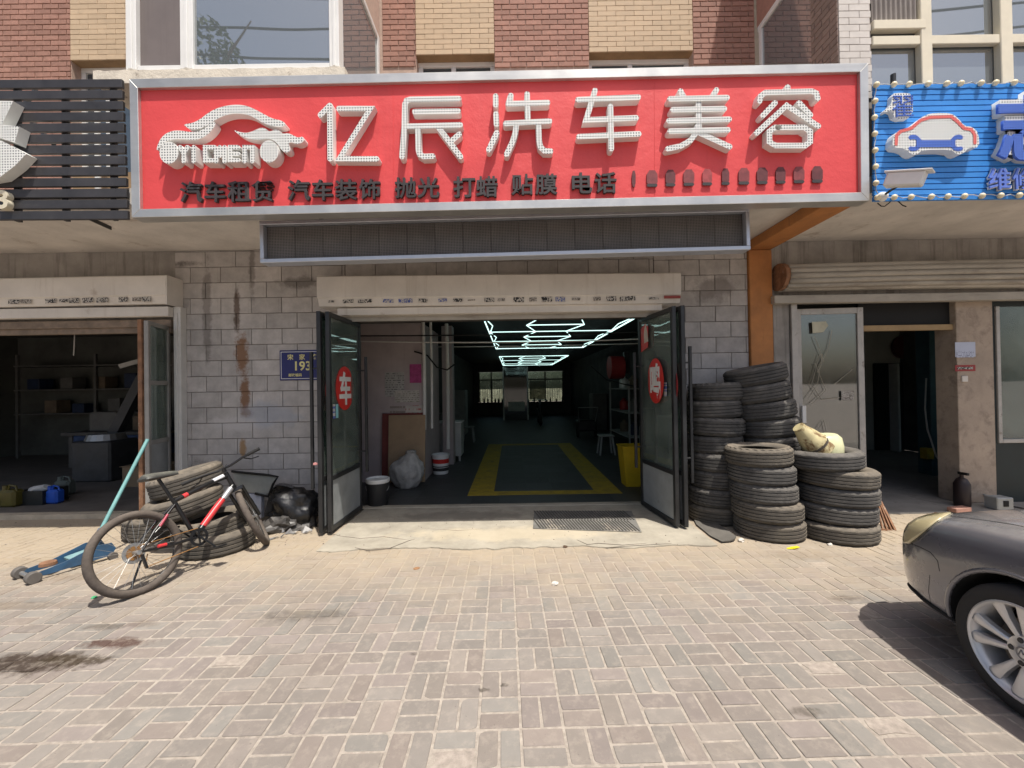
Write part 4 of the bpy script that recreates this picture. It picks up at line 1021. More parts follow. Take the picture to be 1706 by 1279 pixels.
# ------------------------------------------------------------------ things around the tyre stacks
tk = empty('plastic_tank', (P(1362, 757, 4.4).x, 4.4, .99), 'cream plastic tank with brown stained spout lying on the wide tyre stack', 'tank')
def blob(name, pts_r, m, parent, n=14, flat=1.0, sm=True):
    mb = MB(); mb.tube([p for p, r in pts_r], [r for p, r in pts_r], n); return mb.build(name, m, parent, smooth=40 if sm else False)
M_cream2 = mat('cream_plastic', (.66, .65, .40), .45, var=.1, vscale=6, worn=((.45, .40, .2), .62, .1))
M_brown = mat('stained_plastic', (.52, .45, .25), .5, var=.2, vscale=10, worn=((.20, .12, .05), .52, .1), wornscale=9)
Yt = 4.34
blob('body', [(P(1373, 763, Yt), .15), (P(1373, 758, Yt), .17), (P(1373, 742, Yt), .168), (P(1372, 730, Yt), .155), (P(1371, 724, Yt), .12), (P(1371, 723, Yt), .04)], M_cream2, tk, 12)
blob('spout', [(P(1368, 748, Yt - .03), .15), (P(1354, 736, Yt - .03), .125), (P(1343, 724, Yt - .03), .095), (P(1333, 714, Yt - .03), .062), (P(1330, 711, Yt - .03), .06)], M_brown, tk, 12)
blob('seam_band', [(P(1358, 741, Yt - .03), .142), (P(1356, 739, Yt - .03), .138)], mat('seam_black', (.05, .04, .03), .6), tk, 14)
mt = [G(1150, 868), G(1172, 864), G(1228, 897), G(1222, 905), G(1196, 906)]
mb = MB(); mb.prism(smooth_poly([(p.x, p.y) for p in mt], 1), lambda x, y: (x, y, .026 + .01 * math.sin(x * 9)), lambda x, y: (x, y, .02)); tag(mb.build('rubber_mat', mat('dusty_mat', (.13, .12, .105), .85, var=.2)), 'flat dusty black rubber mat lying beside the door foot', 'mat')
# ridged entrance mat
em = empty('ridged_mat', (P(978, 866, 4.9).x, G(978, 866).y, .02), 'grey ridged rubber drain mat on the concrete before the wash bay', 'mat')
c4 = [G(890, 851, .024), G(1052, 851, .024), G(1069, 886, .024), G(888, 880, .024)]
mb = MB(); mb.prism([(p.x, p.y) for p in c4], lambda x, y: (x, y, .026), lambda x, y: (x, y, .02)); mb.build('backing', mat('mat_grey', (.17, .165, .15), .9, var=.25, worn=((.38, .34, .28), .55, .1)), em)
rg = MB(); N = 34
def mq(u, v): p = c4[0].lerp(c4[1], u).lerp(c4[3].lerp(c4[2], u), v); return (p.x, p.y, .029)
for v0, v1, sl_ in ((.02, .48, .07), (.52, .98, .07)):
    for i in range(N):
        u = i / N
        if 0 <= u and u + sl_ <= 1: rg.tube([mq(u, v0), mq(u + sl_, v1)], .0075, 4)
tag(rg.build('ridges', mat('mat_black', (.05, .048, .045), .8, var=.2, dust=((.25, .22, .18), .5)), em), kind='stuff')
sh = empty('metal_grille', G(1472, 886), 'small rusty slotted metal grille leaning by the wide tyre stack', 'grille')
mb = MB()
gc = [P(1446, 818, 4.75), P(1456, 815, 4.75), P(1492, 886, 4.45), P(1478, 887, 4.45), P(1450, 880, 4.45)]
mb.bar(gc[1], gc[2], .02, .03); mb.bar(gc[4], gc[2], .02, .03); mb.bar(gc[0], gc[4], .015, .025)
mb.build('frame', M_rust, sh)
for k in range(5):
    t = (k + 1) / 6; MB().bar(gc[4].lerp(gc[2], t), gc[0].lerp(gc[1], .5 + t * .5).lerp(gc[4].lerp(gc[2], t), .35), .012, .035).build('bar', M_rust, sh)
mb = MB(); mb.prism([(0, 0), (.1, -.02), (.12, .2), (.02, .25)], lambda u, v: gc[4] + Vector((u, .06 - v * .1, v + .12)), lambda u, v: gc[4] + Vector((u, .068 - v * .1, v + .12))); mb.build('plate', M_rust, sh)
def rubble(name, px, py, s, m, label, cat, flat=.6):
    c = G(px, py); mb = MB(); bm = bmesh.new(); bmesh.ops.create_icosphere(bm, subdivisions=2, radius=1)
    sd = random.uniform(0, 50)
    for v in bm.verts:
        k = 1 + .45 * noise.noise(v.co * 1.6 + Vector((sd, 0, 0))); v.co = Vector((v.co.x * s * k, v.co.y * s * .8 * k, v.co.z * s * flat * k))
    me = bpy.data.meshes.new(name); bm.to_mesh(me); bm.free(); me.materials.append(m)
    o = link(name, me); o.location = (c.x, c.y, s * flat * .7); o.rotation_euler = (0, 0, random.uniform(0, 6)); return tag(o, label, cat)
M_stone = mat('white_stone', (.6, .56, .5), .9, var=.15, bump=.003)
rubble('stone', 1235, 902, .035, M_stone, 'white stone chip between the rubber mat and front tyre stack', 'stone')
rubble('stone', 1383, 909, .025, M_stone, 'small white pebble before the wide tyre stack', 'stone')
rubble('stone', 1458, 898, .05, mat('brown_clod', (.16, .12, .085), .95, var=.3), 'brown clod of dirt beside the metal grille', 'stone')
rubble('stone', 925, 974, .028, M_stone, 'white pebble on the paving before the concrete apron', 'stone')
rubble('wood_chip', 941, 912, .028, mat('dark_wood', (.09, .055, .035), .9), 'dark wood chip on the edge of the concrete apron', 'wood chip', .4)
rubble('dry_leaf', 694, 948, .03, mat('dry_leaf', (.33, .18, .09), .9), 'dry brown leaf on the paving left of the wash bay centre', 'leaf', .3)
rubble('plastic_scrap', 157, 997, .022, mat('green_plastic', (.06, .32, .14), .5), 'green plastic scrap under the bicycle rear wheel', 'scrap', .5)
yt = G(1320, 914); mb = MB(); mb.prism([(-.055, -.01), (.0, -.028), (.06, -.022), (.055, .01), (.0, .016), (-.05, .012)], lambda x, y: (yt.x + x, yt.y + y, .014 + .012 * math.sin(x * 40)), lambda x, y: (yt.x + x, yt.y + y, .010 + .012 * math.sin(x * 40)))
tag(mb.build('paper_scrap', mat('yellow_paper', (.80, .68, .02), .6)), 'bright yellow paper scrap at the foot of short tyre stack', 'paper')

# ------------------------------------------------------------------ broken car parts by the block wall
Yp = 5.0
fn = MB(); px_prism(fn, smooth_poly([(388, 786), (415, 789), (445, 792), (462, 794), (455, 802), (446, 826), (428, 822), (400, 815), (390, 800)], 1), Yp, Yp + .05)
fd = empty('fender_panel', G(430, 868), 'silver grey car fender panel with black edge leaning on wall', 'car part'); fn.build('panel', mat('silver_paint', (.40, .43, .42), .35, metal=.4, var=.15, worn=((.33, .16, .08), .7, .05)), fd, smooth=30)
eg = MB(); eg.tube([P(x, y, Yp - .01) for x, y in [(386, 785), (415, 788), (446, 791), (463, 794), (455, 806), (447, 827), (425, 822)]], .014, 6); eg.build('edge', M_black, fd)
br = MB(); br.bar(P(424, 822, Yp + .03), P(424, 862, Yp + .03), .06, .2, (1, 0, 0)); br.build('bracket', mat('blue_white_plastic', (.48, .52, .62), .5, var=.2), fd)
ln_ = empty('wheel_arch_liner', G(490, 885), 'glossy black plastic wheel arch liner propped against the block wall', 'car part')
mb = MB(); arc = [(444, 843), (450, 818), (463, 808), (478, 810), (497, 818), (512, 835), (524, 858), (530, 880), (527, 888)]
ins = [(440, 862), (446, 856), (460, 852), (474, 850), (488, 854), (498, 862), (506, 872), (512, 884), (516, 889)]
for j, (Y0, Y1) in enumerate(((4.86, 5.16),)):
    n = len(arc)
    vs_ = [P(x, y, Y0) for x, y in arc] + [P(x + 2, y - 6, Y1) for x, y in arc] + [P(x, y, Y0 - .03) for x, y in ins]
    fs = [(i, i + 1, n + i + 1, n + i) for i in range(n - 1)] + [(i, i + 1, 2 * n + i + 1, 2 * n + i) for i in range(n - 1)]
    mb.add(vs_, fs)
o = mb.build('shell', mat('gloss_black_plastic', (.012, .012, .013), .25, var=.2, spec=.6, bump=.01, bscale=14), ln_, smooth=True, fix=False); sm = o.modifiers.new('t', 'SOLIDIFY'); sm.thickness = .012; sm2 = o.modifiers.new('s', 'SUBSURF'); sm2.levels = 2; sm2.render_levels = 2
hl = empty('broken_headlamp', G(452, 895), 'broken headlamp housing with clear shards on the dirt beside bicycle', 'car part')
mb = MB(); bm = bmesh.new(); bmesh.ops.create_icosphere(bm, subdivisions=3, radius=1)
for v in bm.verts:
    k = 1 + .5 * noise.noise(v.co * 2.1); v.co = Vector((v.co.x * .20 * k, v.co.y * .11 * k, max(v.co.z, -.6) * .10 * k))
me = bpy.data.meshes.new('housing'); bm.to_mesh(me); bm.free(); me.materials.append(mat('lamp_housing', (.07, .065, .06), .4, var=.6, vscale=9, worn=((.45, .43, .40), .66, .05), wornscale=8))
o = link('housing', me, hl); o.location = G(455, 890) + Vector((0, .1, .07)); o.rotation_euler = (.1, -.15, .3)
shd = MB()
for k in range(46):
    c = G(random.uniform(440, 525), random.uniform(868, 898)) + Vector((0, random.uniform(0, .15), 0)); a = random.uniform(0, 6); r_ = random.uniform(.015, .07)
    shd.add([c + Vector((r_ * math.cos(a), r_ * math.sin(a), random.uniform(.01, .03))), c + Vector((-r_ * math.sin(a), r_ * .6, random.uniform(.02, .1))), c + Vector((-r_ * .7, -r_ * .4, .01))], [(0, 1, 2)])
tag(shd.build('shard', mat('shard_plastic', (.20, .195, .19), .2, var=.7, vscale=7, spec=.7), hl, fix=False), kind='stuff')
bp_ = empty('bumper_cover', G(500, 892), 'crushed grey bumper cover lying under the black arch liner', 'car part')
mb = MB(); nU, nV = 26, 8; vs_ = []
for i in range(nU):
    t = i / (nU - 1); base = P(438 + 92 * t, 872 - 34 * math.sin(t * 2.6) + 8 * t, 4.98)
    for j in range(nV):
        s_ = j / (nV - 1); n3 = noise.noise(Vector((t * 7, s_ * 4, 2)))
        vs_.append(base + Vector((.03 * n3, -.10 - .16 * s_ + .05 * n3, -.26 * s_ ** 1.3 + .05 * n3)))
mb.add([(v.x, v.y, max(v.z, .012)) for v in vs_], [(i * nV + j, (i + 1) * nV + j, (i + 1) * nV + j + 1, i * nV + j + 1) for i in range(nU - 1) for j in range(nV - 1)])
o = mb.build('cover', mat('crushed_plastic', (.075, .068, .062), .5, var=.5, vscale=8, worn=((.45, .44, .42), .68, .05), wornscale=6), bp_, smooth=True, fix=False); o.modifiers.new('t', 'SOLIDIFY').thickness = .008

bm = bmesh.new(); bmesh.ops.create_icosphere(bm, subdivisions=4, radius=1)
for v in bm.verts:
    k = 1 + .30 * noise.noise(v.co * 1.5) + .14 * noise.noise(v.co * 4.3 + Vector((3, 1, 0))) + .07 * abs(noise.noise(v.co * 9))
    v.co = Vector((v.co.x * .26 * k, v.co.y * .16 * k, max(v.co.z, -.75) * .24 * k))
me = bpy.data.meshes.new('plastic_bag'); bm.to_mesh(me); bm.free(); me.materials.append(mat('bag_black', (.01, .01, .011), .22, var=.2, spec=.6, bump=.012, bscale=16)); me.shade_smooth()
o = tag(link('plastic_bag', me), 'crumpled shiny black plastic bag under the wheel arch liner', 'bag'); q_ = G(490, 880); o.location = (q_.x, 4.92, .2); o.rotation_euler = (0, .25, .2)

# ------------------------------------------------------------------ trolley jack
M_jb = mat('jack_blue', (.025, .10, .21), .5, var=.25, vscale=7, worn=((.25, .27, .25), .62, .1), wornscale=7, dust=((.36, .33, .27), .6))
M_jh = mat('jack_handle_teal', (.15, .36, .36), .5, var=.15, worn=((.3, .34, .32), .62, .1), dust=((.4, .42, .38), .3))
f0_, r0_ = G(44, 958, .05), G(150, 928, .05)
jk = empty('trolley_jack', G(60, 958), 'blue trolley jack with a long teal handle on the paving', 'jack')
d = (r0_ - f0_); d.z = 0; LJ = d.length + .12; d.normalize(); s_ = Vector((-d.y, d.x, 0)); U = Vector((0, 0, 1)); o_ = Vector((f0_.x, f0_.y, 0)) + s_ * .0
def J(a, b, c): return o_ + d * a + s_ * b + U * c
for sg_ in (-1, 1):
    mb = MB(); pr = [(.0, .045), (.03, .075), (.20, .10), (LJ - .12, .17), (LJ, .16), (LJ + .03, .10), (LJ, .04), (.1, .035)]
    mb.prism(pr, lambda u, v: J(u, sg_ * .105, v), lambda u, v: J(u, sg_ * .098, v)); mb.build('side_plate', M_jb, jk)
MB().box(J(.22 + (LJ - .3) / 2, 0, .10), (LJ - .36, .13, .025), Matrix((d, s_, U)).transposed() @ Matrix.Rotation(-.13, 3, 'Y')).build('lift_arm', mat('jack_arm', (.20, .33, .34), .5, var=.25), jk, bevel=.004)
MB().cyl(J(.13, 0, .085), J(.13, 0, .115), .06, .055, 18).build('saddle', M_rust, jk, bevel=.003)
for sg_ in (-1, 1): MB().cyl(J(.0, sg_ * .13 - .03, .05), J(.0, sg_ * .13 + .03, .05), .05, .05, 20).build('wheel', mat('jack_wheel', (.12, .11, .10), .7, var=.2), jk, bevel=.006)
MB().cyl(J(0, -.1, .05), J(0, .1, .05), .017).build('axle', M_steel, jk)
for sg_ in (-1, 1): MB().cyl(J(LJ, sg_ * .12 - .02, .035), J(LJ, sg_ * .12 + .02, .035), .035, .035, 16).build('caster', MATS['jack_wheel'], jk)
hb = J(LJ - .1, 0, .15); ht = P(246, 732, 4.55)
MB().cyl(hb, hb + (ht - hb).normalized() * .16, .032, .026).build('handle_socket', M_jb, jk)
MB().cyl(hb, ht, .0175, .0175, 14).build('handle', M_jh, jk, smooth=40)

# ------------------------------------------------------------------ bicycle leaning on the tyre heap
M_bk = mat('bike_black', (.012, .012, .013), .3, var=.1, spec=.5)
M_brd = mat('bike_red', (.62, .045, .05), .35, var=.08, spec=.5)
M_bwh = mat('bike_white', (.66, .66, .68), .35, var=.05)
M_btyre = mat('bike_tyre', (.085, .07, .06), .9, var=.25, vscale=30, bump=.003, bscale=160, dust=((.3, .25, .2), .4))
M_chain = mat('rusty_chain', (.30, .16, .06), .7, metal=.3, var=.3)
ra = G(237, 990); yaw = R(69)
bike = empty('bicycle', ra, 'black and red mountain bicycle with turned front wheel leaning on tyres', 'bicycle')
WB = 1.06; RW = .328; LEAN = R(-13)
bike.rotation_euler = (Matrix.Rotation(yaw, 3, 'Z') @ Matrix.Rotation(LEAN, 3, 'X')).to_euler()
def bwheel(name, rear):
    w_ = empty(name); 
    RX = Matrix.Rotation(math.pi / 2, 4, 'X')
    t = MB(); n = 60; prof = []
    for k in range(14):
        a = 2 * math.pi * k / 14; prof.append((RW - .029 + .030 * math.cos(a), .030 * math.sin(a)))
    t.lathe(prof, n, RX, closed=True); t.build('tyre', M_btyre, w_, smooth=True, local=True)
    r_ = MB(); r_.lathe([(RW - .05, -.013), (RW - .038, -.015), (RW - .036, 0), (RW - .038, .015), (RW - .05, .013), (RW - .062, 0)], n, RX, closed=True); r_.build('rim', M_bk, w_, smooth=35, local=True)
    s_ = MB()
    for k in range(28):
        a = 2 * math.pi * k / 28; b = a + (.5 if k % 4 < 2 else -.5); sd = .028 if k % 2 else -.028
        s_.tube([(.024 * math.cos(b), sd, .024 * math.sin(b)), ((RW - .055) * math.cos(a), 0, (RW - .055) * math.sin(a))], .0013, 4)
    s_.build('spokes', M_steel, w_, local=True)
    h = MB(); h.cyl((0, -.045, 0), (0, .045, 0), .018, .018, 14); h.lathe([(.02, .03), (.08, .031), (.08, .034), (.02, .035)], 26, RX, closed=True); h.build('hub', M_steel, w_, local=True)
    if rear:
        c = MB(); c.lathe([(.015, .024), (.055, .026), (.052, .032), (.044, .038), (.036, .044), (.028, .05), (.015, .05)], 22, RX, closed=True); c.build('cassette', M_chain, w_, local=True)
        for v in range(0): pass
    return w_
rw_ = bwheel('rear_wheel', True); rw_.parent = bike; rw_.location = (0, 0, RW)
# the drive side faces away from +y: turn the wheel so the cassette sits on the right (-y)
rw_.rotation_euler = (0, 0, math.pi)
BB = Vector((.44, 0, .30)); RH = Vector((0, 0, RW)); FH = Vector((WB, 0, RW)); HT = Vector((.80, 0, .80)); HB = Vector((.845, 0, .68)); SC_ = Vector((.31, 0, .66))
def tb(name, pts, r, m, sm=True): return MB().tube(pts, r, 10).build(name, m, bike, smooth=40, local=True)
tb('down_tube', [BB + Vector((.02, 0, .03)), HB.lerp(BB, .5) + Vector((0, 0, .01)), HB], [.025, .027, .025], M_bk)
tb('down_tube_panel', [HB.lerp(BB, .82) + Vector((0, 0, .012)), HB.lerp(BB, .5) + Vector((0, 0, .011)), HB.lerp(BB, .3) + Vector((0, 0, .005))], [.0275, .0285, .0275], M_brd)
tb('down_tube_end', [HB.lerp(BB, .29) + Vector((0, 0, .004)), HB.lerp(BB, .06)], [.0275, .0265], mat('bike_silver', (.4, .4, .41), .4, metal=.4))
tb('top_tube', [SC_, SC_.lerp(HT, .6), HT - Vector((0, 0, .02))], [.02, .021, .021], M_bk)
tb('top_tube_stripe', [SC_.lerp(HT, .16), SC_.lerp(HT, .24)], [.0215, .0215], M_brd)
tb('top_tube_front', [SC_.lerp(HT, .72), SC_.lerp(HT, .93)], [.0222, .0222], M_bwh)
tb('seat_tube', [BB, SC_ + Vector((-.005, 0, .03))], .018, M_bk)
for sg_ in (-1, 1):
    tb('seat_stay', [SC_ + Vector((0, sg_ * .015, -.03)), RH + Vector((.12, sg_ * .055, .14)), RH + Vector((.01, sg_ * .066, .01))], [.011, .0095, .008], M_bk)
    tb('seat_stay_stripe', [SC_.lerp(RH, .35) + Vector((.025, sg_ * .05, .02)), SC_.lerp(RH, .62) + Vector((.035, sg_ * .06, .03))], .0108, mat('bike_pink', (.36, .05, .08), .4))
    tb('chain_stay', [BB + Vector((-.02, sg_ * .03, 0)), RH + Vector((.16, sg_ * .06, -.02)), RH + Vector((.01, sg_ * .066, 0))], [.013, .011, .009], M_bk)
tb('chain_guard', [BB.lerp(RH, .60) + Vector((0, -.066, .01)), BB.lerp(RH, .74) + Vector((0, -.068, .01))], .014, M_brd)
st_ = Vector((.225, 0, .875)); tb('seat_post', [SC_, st_], .0145, M_bk)
# saddle: lofted sections
sd = MB(); secs = [(-.12, .07, .015), (-.10, .078, .03), (-.04, .07, .032), (.03, .04, .028), (.10, .024, .024), (.15, .018, .016)]; nS = 12
for x, hw, h_ in secs:
    for k in range(nS):
        a = 2 * math.pi * k / nS; sd.v.append((st_.x + x, hw * math.cos(a), st_.z + .03 + h_ * math.sin(a) - .015 * (abs(math.cos(a)) ** 2)))
sd.f += [(i * nS + k, (i + 1) * nS + k, (i + 1) * nS + (k + 1) % nS, i * nS + (k + 1) % nS) for i in range(len(secs) - 1) for k in range(nS)] + [tuple(range(nS)), tuple(range((len(secs) - 1) * nS, len(secs) * nS))]
sd.build('saddle', mat('saddle_vinyl', (.05, .05, .048), .55, var=.2, dust=((.22, .22, .18), .8, .3)), bike, smooth=60, local=True)
RXb = Matrix.Translation(BB) @ Matrix.Rotation(math.pi / 2, 4, 'X')
MB().lathe([(.055, .048), (.078, .048), (.078, .053), (.055, .053)], 32, RXb, closed=True).build('chainring', M_bk, bike, local=True)
cr = MB()
for k in range(4):
    a = k * math.pi / 2; cr.bar(BB + Vector((0, -.05, 0)), BB + Vector((.07 * math.cos(a), -.05, .07 * math.sin(a))), .012, .012)
ca = R(-50); e = Vector((math.cos(ca), 0, math.sin(ca)))
cr.bar(BB + Vector((0, -.06, 0)), BB + e * .17 + Vector((0, -.07, 0)), .02, .014); cr.bar(BB + Vector((0, .06, 0)), BB - e * .17 + Vector((0, .07, 0)), .02, .014); cr.build('crank', M_bk, bike, local=True)
for s_, y_ in ((1, -.12), (-1, .12)): MB().box(BB + e * .17 * s_ + Vector((0, y_, 0)), (.09, .09, .018)).build('pedal', M_bk, bike, bevel=.004, local=True)
ch = MB(); ch.tube([RH + Vector((0, -.042, .05)), BB + Vector((0, -.05, .078))], .004, 5); ch.tube([RH + Vector((.02, -.045, -.13)), BB + Vector((-.02, -.05, -.078))], .004, 5); ch.tube([RH + Vector((.05, -.045, -.03)), RH + Vector((.02, -.045, -.13))], .004, 5); ch.build('chain', M_chain, bike, local=True)
MB().bar(RH + Vector((.01, -.05, -.02)), RH + Vector((.03, -.05, -.14)), .016, .03).build('derailleur', M_bk, bike, bevel=.004, local=True)
MB().tube([RH + Vector((.08, .07, -.03)), RH + Vector((-.02, .09, -.26))], .008, 6).build('kickstand', M_bk, bike, local=True)
MB().tube([SC_.lerp(HT, .1) + Vector((0, .02, .02)), SC_.lerp(HT, .6) + Vector((0, .03, -.01)), HT + Vector((.05, .05, .10))], .003, 5).build('brake_cable', M_bk, bike, local=True)
tb('head_tube', [HB + Vector((.012, 0, -.035)), HT + Vector((-.008, 0, .02))], .022, M_bk)
# steering group: built straight, turned about the steering axis
ax = (HT - HB).normalized(); STEER = Matrix.Translation(HB) @ Matrix.Rotation(R(52), 4, ax) @ Matrix.Translation(-HB)
fk = MB(); cr_ = HB - ax * .05
fk.bar(cr_ + Vector((0, -.065, 0)), cr_ + Vector((0, .065, 0)), .03, .03)
for sg_ in (-1, 1):
    fk.tube([cr_ + Vector((0, sg_ * .06, .01)), FH.lerp(cr_, .5) + Vector((0, sg_ * .06, 0))], .016, 10); fk.tube([FH.lerp(cr_, .55) + Vector((0, sg_ * .06, 0)), FH + Vector((0, sg_ * .06, -.01))], .019, 10)
fk.xform(STEER); fk.build('fork', M_bk, bike, smooth=40, local=True)
tp_ = HT + ax * .06; stf = tp_ + Vector((.07, 0, .02))
hb_ = MB(); hb_.tube([tp_ - ax * .03, tp_ + ax * .01], .02, 10); hb_.bar(tp_, stf, .03, .03); hb_.xform(STEER); hb_.build('stem', M_bk, bike, local=True)
hb_ = MB(); hb_.tube([stf + Vector((-.03, -.34, .025)), stf + Vector((-.01, -.18, .02)), stf + Vector((0, -.06, 0)), stf + Vector((0, .06, 0)), stf + Vector((-.01, .18, .02)), stf + Vector((-.03, .34, .025))], .012, 10); hb_.xform(STEER); hb_.build('handlebar', M_bk, bike, smooth=40, local=True)
for sg_ in (-1, 1):
    g_ = MB(); g_.tube([stf + Vector((-.03, sg_ * .35, .025)), stf + Vector((-.018, sg_ * .23, .022))], .0165, 10); g_.xform(STEER); g_.build('grip', mat('grip_rubber', (.02, .02, .02), .8), bike, local=True)
    g_ = MB(); g_.tube([stf + Vector((-.0, sg_ * .19, .01)), stf + Vector((.05, sg_ * .24, -.02)), stf + Vector((.05, sg_ * .31, -.03))], .006, 6); g_.xform(STEER); g_.build('brake_lever', M_bk, bike, local=True)
fw_ = bwheel('front_wheel', False); fw_.parent = bike
Mf = STEER @ Matrix.Translation(FH); fw_.location = Mf.to_translation(); fw_.rotation_euler = Mf.to_euler()

# ------------------------------------------------------------------ parked car
CXc, CYn = 3.235, 2.83
M_car = mat('car_paint', (.15, .15, .17), .26, metal=.3, var=.05, vscale=2, coat=1.0, spec=.5, dust=((.52, .50, .48), .75, .72), worn=((.15, .148, .155), .52, .35), wornscale=2)  # dust on top faces also puts the bonnet's sky glare into the colour
car = empty('parked_car', (CXc, CYn, 0), 'dusty dark grey saloon car parked nose to the shops', 'car')
car.rotation_euler = (0, 0, math.pi / 2)          # local +x is forward
# stations: s from nose, half width, bottom, shoulder, centre top
ST = [(0, .44, .33, .53, .55), (.02, .56, .29, .60, .615), (.06, .645, .26, .65, .675), (.12, .715, .24, .69, .725), (.22, .785, .22, .735, .785), (.36, .83, .20, .772, .835), (.52, .852, .19, .80, .865), (.70, .864, .19, .825, .89), (.90, .87, .19, .845, .91), (1.12, .872, .19, .862, .93), (1.36, .872, .19, .878, .95),
      (1.7, .872, .19, .89, .95), (2.2, .872, .19, .90, .955), (2.8, .87, .19, .91, .96), (3.3, .865, .2, .92, .97), (3.7, .85, .22, .93, 1.0), (4.05, .81, .25, .93, 1.01), (4.28, .73, .3, .90, .98), (4.38, .60, .36, .84, .9), (4.40, .45, .45, .75, .8)]
cb = MB(); nP = 0
for s, hw, zb_, zs, zt_ in ST:
    zm = zb_ + (zs - zb_) * .55
    half = [(0, zb_), (hw * .55, zb_), (hw * .88, zb_ + .012), (hw * .955, zb_ + .06), (hw * .985, zb_ + (zs - zb_) * .28), (hw, zm), (hw * .99, zs - (zs - zb_) * .16), (hw * .955, zs - .025), (hw * .90, zs + .004), (hw * .80, zs + (zt_ - zs) * .42), (hw * .55, zs + (zt_ - zs) * .78), (hw * .28, zs + (zt_ - zs) * .95), (0, zt_)]
    ring = half + [(-y, z) for y, z in half[-2:0:-1]]; nP = len(ring)
    cb.v += [(-s, y, z) for y, z in ring]
for i in range(len(ST) - 1):
    for k in range(nP): cb.f.append((i * nP + k, i * nP + (k + 1) % nP, (i + 1) * nP + (k + 1) % nP, (i + 1) * nP + k))
cb.f += [tuple(range(nP)), tuple(range((len(ST) - 1) * nP, len(ST) * nP))]
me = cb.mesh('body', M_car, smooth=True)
bo = link('body', me)
ss = bo.modifiers.new('s', 'SUBSURF'); ss.levels = ss.render_levels = 2
WX, RXC = (-.87, -3.42), .348
cut = MB()
for wx_ in WX:
    for sg_ in (-1, 1): cut.cyl((wx_, sg_ * .58, .308), (wx_, sg_ * 1.1, .308), RXC, RXC, 48)
co = cut.build('arch_cutter', None); bo_m = bo.modifiers.new('b', 'BOOLEAN'); bo_m.object = co; bo_m.operation = 'DIFFERENCE'; bo_m.solver = 'EXACT'
bpy.context.view_layer.update()
bme = bpy.data.meshes.new_from_object(bo.evaluated_get(bpy.context.evaluated_depsgraph_get()))
bpy.data.objects.remove(bo); bpy.data.objects.remove(co)
bme.shade_smooth(); bme.set_sharp_from_angle(angle=R(32))
dkm = mat('wheel_well', (.015, .015, .015), .9); bme.materials.append(dkm)
for p in bme.polygons:
    c = p.center
    for wx_ in WX:
        if abs(math.hypot(c.x - wx_, c.z - .308) - RXC) < .01 and abs(c.y) < .9 and abs(p.normal.y) < .5: p.material_index = 1
        if math.hypot(c.x - wx_, c.z - .308) < RXC and abs(abs(c.y) - .58) < .01: p.material_index = 1
link('body', bme, car, True)
CM = Matrix.Translation((CXc, CYn, 0)) @ Matrix.Rotation(math.pi / 2, 4, 'Z'); CMI = CM.inverted()
bvh = BVHTree.FromPolygons([v.co.copy() for v in bme.vertices], [tuple(p.vertices) for p in bme.polygons])
def on_car(px, py, off=.004):
    o = CMI @ CAM; d = (CMI.to_3x3() @ ray(px, py)).normalized(); h = bvh.ray_cast(o, d)
    return (h[0] + h[1] * off, h[1]) if h[0] else None
def surf(x, y, z, off=.004):
    h = bvh.find_nearest(Vector((x, y, z))); return h[0] + h[1] * off
# lips round the wheel arches
for wx_ in WX:
    for sg_ in (-1, 1):
        pts = []
        for k in range(25):
            a = R(-8) + R(196) * k / 24; q = Vector((wx_ + (RXC + .012) * math.cos(a), sg_ * .9, .308 + (RXC + .012) * math.sin(a)))
            h = bvh.ray_cast(Vector((q.x, sg_ * 1.3, q.z)), Vector((0, -sg_, 0)))
            if h[0] and abs(h[0].y) > .6: pts.append(h[0] + Vector((0, -sg_ * .004, 0)))
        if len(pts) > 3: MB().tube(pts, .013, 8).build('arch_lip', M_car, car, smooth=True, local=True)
M_lens = mat('yellowed_lens', (.50, .43, .25), .2, var=.12, vscale=3, coat=.8, spec=.6)
UP = [(1509, 899), (1511, 886), (1518, 874), (1530, 866), (1548, 860), (1566, 857.5), (1586, 856)]
LO = [(1510, 905), (1518, 906), (1527, 900), (1537, 892), (1549, 882), (1564, 870), (1586, 858)]
cols = []
for (xu, yu), (xl, yl) in zip(UP, LO):
    col = []
    for j in range(7):
        hit = None; f = j / 6
        for t in range(24):
            g2 = f + (1 - f) * t / 24
            h = on_car(xu + (xl - xu) * g2, yu + (yl - yu) * g2, .007)
            if h: hit = h[0]; break
        if hit is None: hit = surf(-.1, .72, .60, .007)
        col.append(hit)
    cols.append(col)
cols = [[surf(-.012, .42, .57 - .09 * j / 6, .007) for j in range(7)], [surf(-.04, .56, .61 - .10 * j / 6, .007) for j in range(7)]] + cols
for sg_ in (1, -1):
    rf_ = MB()
    for i, col in enumerate(cols):
        for j, p in enumerate(col): rf_.v.append((p.x - .004, sg_ * (p.y - .003), p.z))
    rf_.f += [(i * 7 + j, (i + 1) * 7 + j, (i + 1) * 7 + j + 1, i * 7 + j + 1) for i in range(len(cols) - 1) for j in range(6)]
    rfo = rf_.build('headlight', mat('lamp_reflector', (.66, .64, .56), .25, metal=.7, var=.12, vscale=16, bump=.003, bscale=24), car, smooth=True, local=True, fix=False)
    mb = MB(); nV = 7
    for col in cols: mb.v += [(p.x + .002, sg_ * (p.y + .002), p.z) for p in col]
    mb.f += [(i * nV + j, (i + 1) * nV + j, (i + 1) * nV + j + 1, i * nV + j + 1) for i in range(len(cols) - 1) for j in range(nV - 1)]
    o = mb.build('lens', M_lens, rfo, smooth=True, local=True, fix=False); o.modifiers.new('t', 'SOLIDIFY').thickness = .006
M_gap = mat('panel_gap', (.01, .01, .01), .9)
